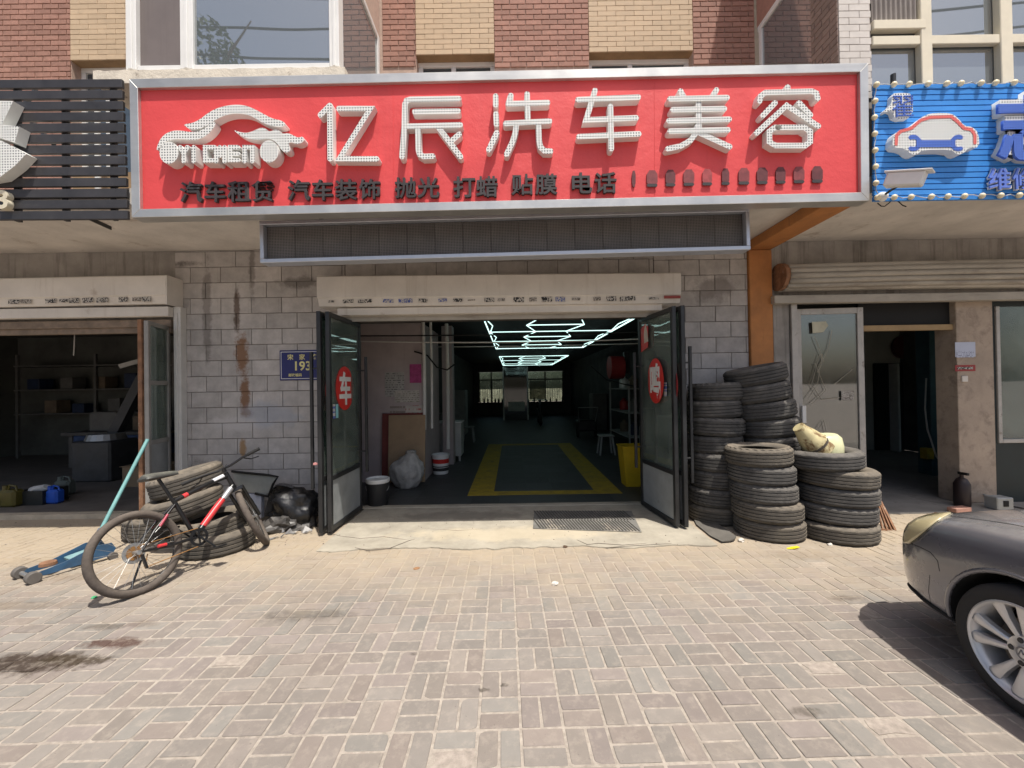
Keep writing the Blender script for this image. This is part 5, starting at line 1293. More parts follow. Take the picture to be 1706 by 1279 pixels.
def seam_car(fn, n=24, r=.0035):
    MB().tube([surf(*fn(k / (n - 1)), -.001) for k in range(n)], r, 5).build('panel_gap', M_gap, car, local=True)
for sg_ in (1, -1):
    seam_car(lambda t: (-1.42 + .0 * t, sg_ * .9, .28 + .58 * t))                              # door edges
    seam_car(lambda t: (-2.55, sg_ * .9, .28 + .58 * t))
def seam_px(pts, r=.0032, extra_=()):
    q = []
    for (x0_, y0_), (x1_, y1_) in zip(pts, pts[1:]):
        for k in range(6):
            h = on_car(x0_ + (x1_ - x0_) * k / 6, y0_ + (y1_ - y0_) * k / 6, -.0008)
            if h: q.append(h[0])
    q += [surf(*e_, -.0008) for e_ in extra_]
    for sg_ in (1, -1): MB().tube([(p.x, sg_ * p.y, p.z) for p in q], r, 5).build('panel_gap', M_gap, car, local=True)
seam_px([(1584, 860), (1612, 863), (1650, 868), (1690, 874), (1704, 877)], extra_=[(-.9, .72, .9), (-1.1, .73, .92), (-1.34, .74, .94)])
seam_px([(1519, 906), (1532, 911), (1550, 920), (1562, 934), (1566, 955)], .0026)
seam_px([(1549, 958), (1547, 985), (1552, 1010), (1560, 1030)], .002)
seam_car(lambda t: (-.10, -.6 + 1.2 * t, .72), 20)
lipb = [surf(-.02 - .55 * (k / 20) ** 1.2, .30 + .56 * min(1, k / 9) ** .6, .285 - .03 * (k / 20), .003) for k in range(21)]
for sg_ in (1, -1): MB().tube([(p.x, sg_ * p.y, p.z) for p in lipb], .011, 6).build('bumper_lip', M_black, car, local=True)
gr = MB()
for k in range(3): gr.box((-.012, 0, .44 - .035 * k), (.04, .62, .016))
gr.build('grille', M_black, car, local=True)
MB().box((-.03, 0, .27), (.05, .9, .07)).build('lower_intake', M_black, car, bevel=.01, local=True)
# greenhouse
GH = [(1.30, .70, .93, .05), (1.55, .72, .94, .22), (1.85, .735, .95, .40), (2.15, .74, .95, .485), (2.7, .74, .955, .50), (3.15, .735, .96, .47), (3.5, .72, .97, .33), (3.85, .69, .99, .08)]
gh = MB(); nG = 0
for s, hw, z0_, h_ in GH:
    half = [(hw + .06, z0_ - .06), (hw + .02, z0_), (hw - .10 * h_ / .5, z0_ + h_ * .62), (hw - .17 * h_ / .5, z0_ + h_ * .9), (hw * .55, z0_ + h_ * .99), (0, z0_ + h_ + .006)]
    ring = half + [(-y, z) for y, z in half[-2::-1]]; nG = len(ring); gh.v += [(-s, y, z) for y, z in ring]
for i in range(len(GH) - 1):
    for k in range(nG - 1): gh.f.append((i * nG + k, i * nG + k + 1, (i + 1) * nG + k + 1, (i + 1) * nG + k))
M_cg = mat('car_glass', (.02, .024, .026), .06, var=.05, spec=.8, coat=.5)
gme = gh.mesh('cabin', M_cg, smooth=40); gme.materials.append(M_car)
for p in gme.polygons:
    c = p.center; k = abs(c.y)
    if (c.z > 1.37 and -3.3 < c.x < -2.0) or (-2.75 < c.x < -2.68): p.material_index = 1
link('cabin', gme, car, True)
for sg_ in (1, -1):
    for pts in ([(-1.32, sg_ * .70, .98), (-1.85, sg_ * .635, 1.27), (-2.15, sg_ * .575, 1.40), (-3.15, sg_ * .57, 1.39), (-3.80, sg_ * .67, 1.04)], [(-2.55, sg_ * .75, .95), (-2.55, sg_ * .60, 1.38)], [(-1.35, sg_ * .76, .955), (-2.5, sg_ * .775, .965), (-3.75, sg_ * .74, .99)]):
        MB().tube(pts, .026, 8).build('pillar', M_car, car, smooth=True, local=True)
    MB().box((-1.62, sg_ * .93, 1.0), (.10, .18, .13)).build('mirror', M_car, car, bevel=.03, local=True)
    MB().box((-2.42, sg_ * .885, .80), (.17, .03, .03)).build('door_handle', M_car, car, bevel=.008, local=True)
    MB().box((-4.25, sg_ * .66, .76), (.12, .2, .16)).build('tail_light', M_dred, car, bevel=.03, local=True)
M_rim = mat('alloy_rim', (.70, .69, .68), .35, metal=.45, var=.08, dust=((.34, .30, .25), .3, -.6))
def car_wheel(sg_):
    w_ = empty('wheel'); RXm = Matrix.Rotation(-sg_ * math.pi / 2, 4, 'X')      # axis along y, outside = +sg
    t = MB(); t.lathe([(.222, -.09), (.235, -.098), (.275, -.104), (.294, -.088), (.303, -.07), (.306, 0), (.303, .07), (.294, .088), (.275, .104), (.235, .098), (.222, .09)], 60, RXm); t.build('tyre', mat('car_tyre_rubber', (.02, .02, .021), .75, var=.15, dust=((.12, .11, .1), .4)), w_, smooth=50, local=True)
    r_ = MB(); r_.lathe([(.222, -.09), (.205, -.085), (.195, -.02), (.20, .06), (.212, .082), (.224, .092), (.229, .098), (.222, .102), (.214, .094)], 60, RXm); rm = r_.build('rim', M_rim, w_, smooth=40, local=True)
    sp = MB()
    for k in range(10):
        a = 2 * math.pi * k / 10 + (.12 if k % 2 else -.02) + .2
        u = Vector((math.cos(a), math.sin(a), 0)); v = Vector((-u.y, u.x, 0)); rows_ = []
        for r_s, wd, zz in ((.045, .020, .060), (.09, .026, .076), (.15, .036, .084), (.20, .052, .086), (.219, .064, .088)):
            c_ = u * r_s; rows_.append([c_ - v * wd / 2 + Vector((0, 0, zz - .035)), c_ - v * wd / 2 + Vector((0, 0, zz - .006)), c_ - v * wd * .22 + Vector((0, 0, zz)), c_ + v * wd * .22 + Vector((0, 0, zz)), c_ + v * wd / 2 + Vector((0, 0, zz - .006)), c_ + v * wd / 2 + Vector((0, 0, zz - .035))])
        sp.add([RXm @ p for rw in rows_ for p in rw], [(i * 6 + j, (i + 1) * 6 + j, (i + 1) * 6 + j + 1, i * 6 + j + 1) for i in range(4) for j in range(5)])
    sp.build('spokes', M_rim, w_, smooth=30, local=True)
    h = MB(); h.lathe([(.001, .082), (.03, .082), (.036, .076), (.075, .070), (.082, .05)], 28, RXm); h.build('hub_cap', M_rim, w_, smooth=40, local=True)
    em_ = MB(); em_.lathe([(.024, .0835), (.028, .0845), (.031, .0835)], 24, RXm)
    for pts in ([(-.02, .015, .084), (-.008, -.016, .084), (.0, .004, .084), (.008, -.016, .084), (.02, .015, .084)],): em_.tube([RXm @ Vector(p) for p in pts], .0025, 5)
    em_.build('cap_badge', mat('badge_grey', (.22, .22, .23), .4, metal=.6), w_, local=True)
    nb_ = MB()
    for k in range(5):
        a = 2 * math.pi * k / 5; c = Vector((.056 * math.cos(a), .056 * math.sin(a), .072)); nb_.cyl(RXm @ c, RXm @ (c + Vector((0, 0, .006))), .0135, .011, 10)
    nb_.build('wheel_nuts', M_darkmetal, w_, local=True)
    b_ = MB(); b_.lathe([(.001, .0), (.15, .0), (.15, .01), (.001, .01)], 30, RXm); b_.build('brake_disc', mat('brake_disc', (.16, .14, .12), .6, metal=.5), w_, local=True)
    return w_
for wx_ in WX:
    for sg_ in (1, -1):
        w_ = car_wheel(sg_); w_.parent = car; w_.location = (wx_, sg_ * .765, .306)

# ------------------------------------------------------------------ inside the wash bay
M_yel = mat('yellow_grating', (.40, .28, .025), .6, var=.25, vscale=8, worn=((.12, .10, .05), .56, .2), wornscale=5)
fm = MB()
for a, b in (((-.68, 6.1), (-.30, 11.6)), ((1.22, 6.1), (1.60, 11.6)), ((-.298, 6.1), (1.218, 6.32)), ((-.298, 11.3), (1.218, 11.6))): fm.span((a[0], a[1], .012), (b[0], b[1], .019))
tag(fm.build('floor_marking', M_yel), kind='structure')
tl = MB()
for i in range(13):
    for j in range(16):
        x, y = -2.2 + i * .4, 5.66 + j * .4
        if x < -1.5 and y > 7.0: continue
        if -1.08 < x < 1.6 and 6.05 < y < 13 and (x < -.30 or x > 1.2) : continue
        tl.span((x + .004, y + .004, .012), (x + .396, y + .396, .0175))
tag(tl.build('floor_tiles', mat('grating_tile', (.05, .054, .055), .5, var=.3, rnd=.2, vscale=9), bpy.data.objects['floor']), kind='stuff')
M_tube = emissive('led_tube', (.68, 1.0, .95), 1.3)
def hexlight(x0, x1, y0, y1, z, rows, label):
    h = empty('ceiling_light', ((x0 + x1) / 2, (y0 + y1) / 2, z), label, 'light', 'honeycomb ceiling lights')
    b = MB(); b.tube([(x0, y0, z), (x1, y0, z), (x1, y1, z), (x0, y1, z)], .013, 6, closed=True); b.build('border', M_tube, h)
    nc = 4; cw = (x1 - x0) / (nc - 1) ; a = cw * .13; t = MB()
    def X(c, j): return min(max(x0 + cw * c + (a if (c + j) % 2 else -a), x0 + .02), x1 - .02)
    for c in range(nc):
        for j in range(rows):
            t.tube([(X(c, j), y0 + (y1 - y0) * j / rows, z + .004), (X(c, j + 1), y0 + (y1 - y0) * (j + 1) / rows, z + .004)], .0085, 6)
    for j in range(1, rows):
        for c in range(nc - 1):
            if (c + j) % 2: pass
            t.tube([(X(c, j), y0 + (y1 - y0) * j / rows, z + .008), (X(c + 1, j), y0 + (y1 - y0) * j / rows, z + .008)], .0085, 6) if (c + j) % 2 == 0 or c == 1 else None
    t.build('tubes', M_tube, h)
hexlight(-.42, 1.95, 6.3, 11.3, 2.66, 6, 'honeycomb light frame over the near half of the wash bay')
hexlight(-.42, 1.95, 14.2, 20.0, 2.66, 5, 'honeycomb light frame towards the windows at the back')
# back windows with bars and sill clutter
for (xa_, xb_, lab) in ((-1.95, -.45, 'barred back window left of the dark glazed partition'), (.85, 3.0, 'wide barred back window with a poster on its glass')):
    wn = empty('barred_window', ((xa_ + xb_) / 2, 24.05, .75), lab, 'window')
    f = MB(); 
    for x in (xa_ + .04, (xa_ + xb_) / 2, xb_ - .04): f.span((x - .04, 24.02, .76), (x + .04, 24.08, 2.49))
    f.span((xa_ + .082, 24.02, 2.0), ((xa_ + xb_) / 2 - .042, 24.08, 2.08)); f.span(((xa_ + xb_) / 2 + .042, 24.02, 2.0), (xb_ - .082, 24.08, 2.08)); f.build('frame', M_soot, wn)
    MB().span((xa_ + .002, 24.09, .76), (xb_ - .002, 24.1, 2.49)).build('pane', glass('frosted_pane', (.75, .82, .72), .02, .2, (.75, .8, .68), .55, 1.5), wn)
    for k in range(int((xb_ - xa_) / .14)): MB().cyl((xa_ + .1 + .14 * k, 24.12, .76), (xa_ + .1 + .14 * k, 24.12, 2.0), .012, .012, 6).build('bar', M_soot, wn)
    for k in range(7):
        x = xa_ + .1 + (xb_ - xa_ - .2) * k / 6 + random.uniform(-.05, .05); h_ = random.uniform(.12, .34); r_ = random.uniform(.035, .06)
        b = MB(); b.lathe([(.001, 0), (r_, 0), (r_, h_ * .65), (r_ * .4, h_ * .8), (r_ * .4, h_), (.001, h_)], 10, Matrix.Translation((x, 23.94, .756)))
        tag(b.build('bottle', M_black), 'dark bottle silhouetted on the sill of the back window ' + ('left of the glazed partition' if xa_ < 0 else 'with the poster'), 'bottle', 'bottles on the left back sill' if xa_ < 0 else 'bottles on the right back sill')
st('window_sill', (-2.2, 23.8, .70), (3.3, 24.0, .754), M_soot)
po = empty('window_poster', (1.5, 23.9, 1.2), 'pale poster with dark lettering on the back window', 'poster'); MB().span((1.0, 23.99, .9), (1.95, 24.0, 1.95)).build('sheet', glass('poster_sheet', (.5, .5, .45), 0, .3, (.7, .72, .62), .6, 1), po)
gp = empty('glass_partition', (0, 20, 0), 'dark glazed partition frame standing before the back wall', 'partition'); f = MB()
for x in (-.42, .75): f.span((x - .03, 20, .02), (x + .03, 20.06, 2.6))
f.build('frame', M_rail, gp); MB().span((-.39, 20.02, .02), (.72, 20.03, 2.6)).build('pane', glass('dark_pane', (.25, .27, .26), .02, .05), gp)
MB().span((-.2, 19.98, .45), (.6, 20.0, .9)).build('panel', mat('grey_board', (.45, .45, .42), .8), gp)
# partition posters and the things in front of it
for (xp, yp, w_, h_, m, lab) in ((657, 640, .33, .42, lines('sheet_grey', (.10, .10, .10), (.42, .41, .39), 26), 'grey framed notice at the top of the pink partition'), (692, 622, .2, .32, mat('poster_magenta', (.38, .06, .20), .7, var=.3, vscale=12), 'magenta poster on the pink partition'), (678, 660, .42, .2, lines('sheet_pale', (.2, .2, .14), (.5, .47, .43), 30), 'pale printed sheet in the middle of the pink partition'), (690, 690, .3, .3, lines('sheet_red', (.40, .08, .07), (.5, .47, .43), 14), 'sheet with red writing low on the pink partition'), (664, 688, .3, .24, lines('sheet_photo', (.24, .2, .18), (.42, .37, .35), 12, .4), 'faded photo sheet low on the pink partition')):
    c = P(xp, yp, 7.08); tag(MB().box((c.x, 7.093 - .003 * random.random(), c.z), (w_, .003, h_)).build('poster', m), lab, 'poster', 'sheets on the partition')
c = P(675, 745, 6.95)
tag(MB().box((c.x + .02, 6.98, .60), (.62, .03, 1.12), Matrix.Rotation(-.09, 3, 'X')).build('leaning_board', mat('hardboard', (.34, .24, .15), .8, var=.12), bevel=.003), 'tan board with dark rim leaning on the pink partition', 'board')
tag(MB().box((c.x - .06, 7.03, .61), (.7, .025, 1.16), Matrix.Rotation(-.07, 3, 'X')).build('leaning_board', mat('maroon_board', (.16, .04, .035), .7)), 'maroon board leaning behind the tan board', 'board')
sk = MB(); bm = bmesh.new(); bmesh.ops.create_icosphere(bm, subdivisions=4, radius=1)
for v in bm.verts:
    z = v.co.z; an = math.atan2(v.co.y, v.co.x); up_ = max(0, (z - .35) / .65)
    k = 1 + .16 * noise.noise(v.co * 1.7) +   .11 * noise.noise(Vector((v.co.x * 6, v.co.y * 6, z * 2.5))) + (.05 + .12 * up_) * math.sin(an * 9 + 5 * noise.noise(v.co * 2))
    wz = 1 - .62 * up_ ** .8 + (.5 * (up_ - .75) / .25 if up_ > .75 else 0); flat_ = math.sqrt(max(1 - z * z, .16)) / max(math.sqrt(max(1 - z * z, 1e-4)), .12) if z > 0 else 1
    v.co = Vector((v.co.x * .27 * k * wz * flat_ + .07 * up_, v.co.y * .2 * k * wz * flat_, max(z, -.8) * .33 + .26 + .03 * noise.noise(v.co * 4)))
me = bpy.data.meshes.new('woven_sack'); bm.to_mesh(me); bm.free(); me.materials.append(mat('woven_sack', (.40, .39, .37), .8, var=.25, vscale=7, bump=.012, bscale=14)); me.shade_smooth()
o = tag(link('woven_sack', me), 'grey white woven sack slumped against the leaning boards', 'sack'); o.location = (P(678, 780, 6.7).x, 6.72, .015)
def bucket(loc, r, h_, m, label, lidm=None, band=None):
    b = empty('bucket', loc, label, 'bucket'); t = Matrix.Translation(loc)
    MB().lathe([(.001, 0), (r * .84, 0), (r * .86, .01), (r, h_ - .03), (r * 1.05, h_ - .03), (r * 1.05, h_), (r * .97, h_), (r * .82, .02), (.001, .02)], 28, t).build('pail', m, b, smooth=35)
    if lidm: MB().lathe([(.001, 0), (r * 1.02, 0), (r * 1.06, .012), (r * 1.06, .05), (r * .98, .055), (r * .95, .03), (.001, .03)], 28, Matrix.Translation(Vector(loc) + Vector((0, 0, h_ + .002)))).build('lid', lidm, b, smooth=35)
    if band:
        for z0, z1, mm in band: MB().lathe([(r * .86 + (r * .14) * z0 / h_ + .002, z0), (r * .86 + (r * .14) * z1 / h_ + .002, z1)], 28, t).build('label_print', mm, b, smooth=True)
    pts = [Vector(loc) + Vector((r * 1.07 * math.cos(a), -r * .45 * math.sin(a) - .01, h_ - .05 - .10 * math.sin(a))) for a in [math.pi * k / 12 for k in range(13)]]
    MB().tube(pts, .003, 5).build('bail_handle', M_steel, b)
g_ = G(625, 845, .02); bucket((g_.x, g_.y + .12, .02), .15, .31, mat('black_plastic', (.025, .025, .026), .5, var=.2), 'black bucket topped with a white pail beside the left folding door', M_white)
g_ = G(733, 790, .018); bucket((g_.x, g_.y + .1, .018), .16, .36, M_white, 'white paint pail with red and black label inside the wash bay', None, ((.06, .12, mat('label_black', (.03, .03, .03), .6)), (.20, .28, M_dred), (.13, .15, MATS['label_black'])))
cbn = empty('cabinet', (P(745, 735, 9.0).x, 9.2, 0), 'white floor cabinet against the left wall of the wash bay', 'cabinet')
cx_ = P(745, 735, 9.0).x
MB().span((cx_ - .32, 9.0, .12), (cx_ + .3, 9.5, .84)).build('body', mat('cabinet_white', (.5, .5, .48), .6, var=.1), cbn, bevel=.01); MB().span((cx_ - .34, 8.98, .842), (cx_ + .32, 9.52, .87)).build('top', M_white, cbn, bevel=.006)
for sx_ in (-.28, .26): MB().span((cx_ + sx_ - .02, 9.02, .018), (cx_ + sx_ + .02, 9.06, .118)).build('leg', M_steel, cbn)
tag(MB().span((P(738, 650, 8.7).x, 8.61, .018), (P(755, 650, 8.7).x, 8.9, 2.9)).build('concrete_column', M_inwall), 'plastered column beside the white cabinet in the wash bay', 'column')
for k, (x_, y_, r_) in enumerate(((-1.50, 7.06, .03), (-1.42, 7.3, .022), (-1.28, 8.2, .035))): tag(MB().tube([(x_, y_, .9 if k < 2 else .4), (x_ + .01, y_, 2.0), (x_, y_, 2.88)], r_, 8).build('wall_pipe', M_rail), ['thick pale pipe on the corner of the pink partition', 'thin pale pipe just behind the partition corner', 'white riser pipe by the plastered column'][k], 'pipe')
for k, (z_, y_, sag) in enumerate(((2.46, 6.6, .02), (2.42, 7.0, .06), (2.52, 9.0, .03))): tag(MB().tube([(-2.6 + 6 * t / 12, y_, z_ - sag * 4 * (t / 12) * (1 - t / 12)) for t in range(13)], .012, 6).build('cable_run', M_rail if k else M_black), ['black cable strung across the wash bay mouth', 'pale hose sagging across the wash bay', 'pale pipe across the ceiling behind the near light'][k], 'cable')
tag(MB().tube([P(690, 585, 7.0), P(712, 592, 7.1), P(728, 612, 7.2), P(745, 616, 7.3), P(757, 607, 7.4)], .014, 6).build('hanging_hose', M_black), 'black hose hanging in a loop past the partition corner', 'hose')
tag(MB().tube([P(985, 610, 10.5), P(1010, 632, 10.5), P(1040, 640, 10.2), P(1068, 645, 9.5)], .014, 6).build('hanging_hose', M_black), 'black hose swagged across the right side of wash bay', 'hose')
rr_ = empty('hose_reel', P(1022, 612, 9.5), 'dark red hose reel drum on the right wall of the wash bay', 'hose reel'); c = P(1022, 612, 9.5); MB().cyl(c + Vector((-.1, 0, 0)), c + Vector((.22, 0, 0)), .26, .26, 24).build('drum', mat('reel_red', (.22, .02, .02), .5), rr_, bevel=.01); MB().box(c + Vector((.3, 0, .1)), (.12, .1, .5)).build('bracket', M_darkmetal, rr_)
# yellow bin by the right door
g_ = G(1058, 812, .02); bn = empty('waste_bin', (g_.x, g_.y + .15, .018), 'tall yellow plastic bin behind the right folding door', 'bin')
mb = MB(); t0 = Vector((g_.x, g_.y + .2, .018))
q8 = [(-.12, -.14, 0), (.16, -.14, 0), (.16, .14, 0), (-.12, .14, 0), (-.17, -.18, .62), (.2, -.18, .62), (.2, .18, .62), (-.17, .18, .62)]
mb.add([t0 + Vector(v) for v in q8], [(0, 3, 2, 1), (0, 1, 5, 4), (1, 2, 6, 5), (2, 3, 7, 6), (3, 0, 4, 7)]); M_ybin = mat('yellow_plastic', (.62, .42, .02), .5, var=.12); mb.build('body', M_ybin, bn)
rm_ = MB(); rm_.tube([t0 + Vector(v) for v in q8[4:]], .016, 6, closed=True); rm_.build('rim', M_ybin, bn)
# stools and machines in the gloom
def stool(x, y, label, m):
    s0 = empty('stool', (x, y, .018), label, 'stool'); MB().span((x - .17, y - .17, .44), (x + .17, y + .17, .47)).build('seat', m, s0, bevel=.01)
    for dx in (-1, 1):
        for dy in (-1, 1): MB().bar((x + dx * .17, y + dy * .17, .018), (x + dx * .12, y + dy * .12, .44), .035, .035).build('leg', m, s0)
M_dim = mat('grey_plastic', (.34, .35, .34), .6, var=.15)
stool(2.15, 9.6, 'grey plastic stool right of the yellow floor frame', M_dim); stool(-1.3, 12.2, 'grey plastic stool in the gloom behind the white cabinet', M_dim)
pwr = empty('pressure_washer', (2.3, 13.0, .018), 'dark pressure washer with handle and wheels in the gloom', 'washer')
MB().span((2.0, 12.8, .2), (2.6, 13.2, .55)).build('body', M_darkmetal, pwr, bevel=.04); MB().tube([(2.05, 12.8, .5), (2.0, 12.6, .95), (2.6, 12.6, .95), (2.55, 12.8, .5)], .018, 8).build('handle', M_steel, pwr)
for sx_ in (2.02, 2.58): MB().cyl((sx_ - .03, 12.9, .15), (sx_ + .03, 12.9, .15), .135, .135, 20).build('wheel', M_black, pwr)
mo = empty('scooter', (1.15, 17.5, .018), 'dark scooter standing before the right back window', 'scooter')
for y_ in (17.0, 18.2): MB().lathe([(.17, -.05), (.26, -.05), (.27, 0), (.26, .05), (.17, .05)], 24, Matrix.Translation((1.15, y_, .29)) @ Matrix.Rotation(math.pi / 2, 4, 'Y'), closed=True).build('wheel', M_black, mo)
MB().tube([(1.15, 17.0, .3), (1.15, 17.15, .8), (1.15, 17.2, 1.05)], [.05, .09, .05], 10).build('front_shield', M_darkmetal, mo, smooth=True); MB().tube([(1.15, 17.2, .35), (1.15, 17.6, .32), (1.15, 17.8, .6), (1.15, 18.3, .75)], [.09, .11, .15, .1], 10).build('body', M_darkmetal, mo, smooth=True); MB().tube([(.82, 17.25, 1.02), (1.15, 17.2, 1.08), (1.48, 17.25, 1.02)], .018, 8).build('handlebar', M_steel, mo); MB().span((1.0, 17.7, .76), (1.3, 18.35, .84)).build('seat', M_black, mo, bevel=.03)
shf = empty('tool_rack', (3.1, 11, .018), 'steel tool rack along the right wall of the wash bay', 'rack')
for z_ in (.3, .9, 1.5): MB().span((2.85, 10.2, z_), (3.38, 12.2, z_ + .03)).build('shelf', M_dim, shf)
for y_ in (10.22, 12.18): MB().span((2.86, y_ - .02, .018), (2.9, y_ + .02, 1.7)).build('post', M_dim, shf)

# ------------------------------------------------------------------ left workshop
def jerry(px, py, m, label, s=1.0):
    c = G(px, py, .02); j = empty('jerrycan', (c.x, c.y + .05, .02), label, 'jerrycan')
    MB().span((c.x - .10 * s, c.y, .02), (c.x + .10 * s, c.y + .13 * s, .02 + .20 * s)).build('body', m, j, bevel=.025 * s)
    MB().cyl((c.x - .05 * s, c.y + .06, .02 + .19 * s), (c.x - .05 * s, c.y + .06, .02 + .25 * s), .028 * s).build('cap', m, j); MB().tube([(c.x - .02 * s, c.y + .06, .02 + .19 * s), (c.x, c.y + .06, .02 + .255 * s), (c.x + .07 * s, c.y + .06, .02 + .24 * s), (c.x + .085 * s, c.y + .06, .02 + .18 * s)], .012 * s, 6).build('handle', m, j)
jerry(82, 840, mat('can_blue', (.02, .09, .48), .4, var=.1), 'bright blue jerrycan on the floor of the left workshop')
jerry(8, 846, mat('oil_yellow', (.10, .085, .02), .35, var=.3), 'murky yellow oil can at the left workshop threshold', 1.2)
jerry(100, 826, mat('can_grey', (.10, .12, .11), .5), 'dark grey can behind the blue jerrycan', 1.15)
cr_ = empty('crate', G(45, 842, .02), 'black plastic crate holding a white rag by the jerrycan', 'crate'); c = G(45, 842, .02)
mb = MB(); mb.span((c.x - .2, c.y, .02), (c.x + .22, c.y + .03, .22)); mb.span((c.x - .2, c.y + .32, .02), (c.x + .22, c.y + .35, .22)); mb.span((c.x - .2, c.y + .031, .02), (c.x - .17, c.y + .319, .22)); mb.span((c.x + .19, c.y + .031, .02), (c.x + .22, c.y + .319, .22)); mb.span((c.x - .169, c.y + .031, .02), (c.x + .189, c.y + .319, .04)); mb.build('walls', mat('crate_black', (.02, .022, .022), .5), cr_)
o = rubble('rag', 45, 842, .12, mat('white_rag', (.55, .56, .56), .9, var=.2), 'white rag bunched in the black plastic crate', 'rag', .5); o.location = (c.x, c.y + .16, .22)
wb = empty('workbench', (-8.6, 9.2, .02), 'dim blue covered workbench at the back of left workshop', 'workbench'); MB().span((-9.6, 8.8, .72), (-7.4, 9.6, .78)).build('top', M_soot, wb); MB().span((-9.4, 8.85, .25), (-7.6, 9.5, .718)).build('cover', mat('tarp_blue', (.04, .07, .16), .7, var=.3), wb, bevel=.02)
for x_ in (-9.5, -7.5): MB().span((x_ - .04, 8.9, .02), (x_ + .04, 9.0, .72)).build('leg', M_soot, wb)
bxo = empty('cardboard_box', (-6.3, 7.2, .02), 'brown cardboard box on the floor before the blue workbench', 'box'); MB().span((-6.6, 7.0, .02), (-5.9, 7.5, .36)).build('carton', mat('cardboard', (.26, .19, .12), .85, var=.12), bxo); MB().span((-6.62, 6.97, .362), (-6.25, 7.22, .37)).build('flap', MATS['cardboard'], bxo)
DY = -.5
tcg = empty('tyre_changer', (-7.5, 8.2 + DY, .02), 'dark tyre changing machine with slanting arm in left workshop', 'machine'); MB().span((-7.9, 7.9 + DY, .02), (-7.2, 8.5 + DY, .75)).build('base', mat('machine_grey', (.045, .047, .05), .5, var=.3), tcg, bevel=.03); MB().cyl((-7.55, 8.2 + DY, .75), (-7.55, 8.2 + DY, .86), .3, .26).build('turntable', M_steel, tcg); MB().bar((-7.7, 8.45 + DY, .7), (-6.9, 8.5 + DY, 2.3), .16, .16).build('column', mat('machine_grey', (.13, .135, .14), .5, var=.3), tcg); MB().bar((-6.9, 8.5 + DY, 2.3), (-7.3, 8.2 + DY, 2.1), .08, .08).build('arm', M_steel, tcg)
tag(MB().tube([P(125, 550, 6.4), P(124, 575, 6.4), P(123, 592, 6.4)], .012, 6).build('hanging_hook', M_steel), 'small steel hook hanging in the left workshop doorway', 'hook')
# ------------------------------------------------------------------ right workshop
rd = empty('wall_clock', P(1507, 578, 8.6), 'round dark red sign with a white numeral on rear wall', 'sign'); c = P(1507, 578, 9.5); MB().cyl(c, c + Vector((0, .05, 0)), .27, .27, 32).build('disc', mat('dark_red', (.10, .02, .02), .5), rd); o = link('numeral', text_mesh('numeral', '1', .2, .004, M_inwall, bold=.03), rd); o.location = c + Vector((.0, -.006, 0))
dr = empty('inner_door', (P(1500, 700, 9.55).x, 9.55, .02), 'dark door standing ajar in the rear wall of right workshop', 'door leaf'); x_ = P(1487, 700, 9.5).x; MB().span((x_ - .35, 9.53, .02), (x_ + .55, 9.59, 2.02)).build('opening', M_black, dr); MB().span((x_ - .05, 9.3, .02), (x_ + .0, 9.52, 2.0)).build('leaf', M_rail, dr)
nbd = P(1555, 610, 9.4); tag(MB().box((nbd.x, 9.57, nbd.z), (.9, .03, .7)).build('notice_board', lines('board_print', (.2, .19, .18), (.05, .05, .05), 12)), 'dark notice board on the rear wall of right workshop', 'board')
lp = empty('lift_post', (P(1566, 800, 6.9).x, 7.0, .02), 'teal vehicle lift post with yellow blocks inside right workshop', 'lift post'); x_ = P(1566, 800, 6.9).x; MB().span((x_ - .12, 6.9, .02), (x_ + .12, 7.15, 2.6)).build('post', mat('lift_teal', (.04, .09, .11), .5), lp, bevel=.01)
for dx in (-.2, .22): MB().span((x_ + dx - .05, 6.85, .30), (x_ + dx + .07, 6.98, .48)).build('pad', M_yel, lp, bevel=.008)
tag(MB().tube([P(1543, 630, 6.3), P(1541, 680, 6.2), P(1545, 715, 6.1), P(1560, 760, 6.0), P(1590, 798, 5.7), P(1630, 820, 5.4), P(1660, 832, 5.2)], .011, 7).build('air_hose', M_dim), 'pale air hose curving down past the worn plaster column', 'hose')
fx = empty('fire_extinguisher', (P(1598, 800, 5.25).x, 5.22, .02), 'dark fire extinguisher at the foot of the worn column', 'extinguisher'); x_ = P(1598, 800, 5.25).x; MB().lathe([(.001, .02), (.075, .02), (.08, .04), (.08, .30), (.05, .36), (.02, .38), (.02, .42), (.001, .42)], 20, Matrix.Translation((x_, 5.22, 0))).build('cylinder', mat('extinguisher_dark', (.03, .02, .02), .4), fx, smooth=40); MB().box((x_, 5.2, .43), (.03, .11, .03)).build('lever', M_black, fx)
pb_ = empty('power_reel', G(1668, 848, .02), 'grey metal socket box with cable behind the parked car', 'box'); c = G(1668, 848, .02); MB().span((c.x - .1, c.y - .05, .02), (c.x + .1, c.y + .1, .17)).build('case', M_greymetal, pb_, bevel=.01); MB().box((c.x, c.y - .052, .1), (.06, .01, .07)).build('socket', M_black, pb_); MB().tube([(c.x + .1, c.y, .06), (c.x + .25, c.y - .05, .03), (c.x + .5, c.y, .03)], .01, 6).build('cord', M_black, pb_)
tag(MB().box(G(1598, 848, .045), (.24, .1, .05), Matrix.Rotation(.2, 3, 'Z')).build('loose_brick', M_redbrick, bevel=.006), 'loose brick on the floor before the right workshop', 'brick')
tag(MB().box(G(1560, 856, .03), (.1, .05, .02), Matrix.Rotation(.5, 3, 'Z')).build('wood_offcut', MATS['dark_wood'], bevel=.003), 'small wood offcut near the loose brick', 'wood')

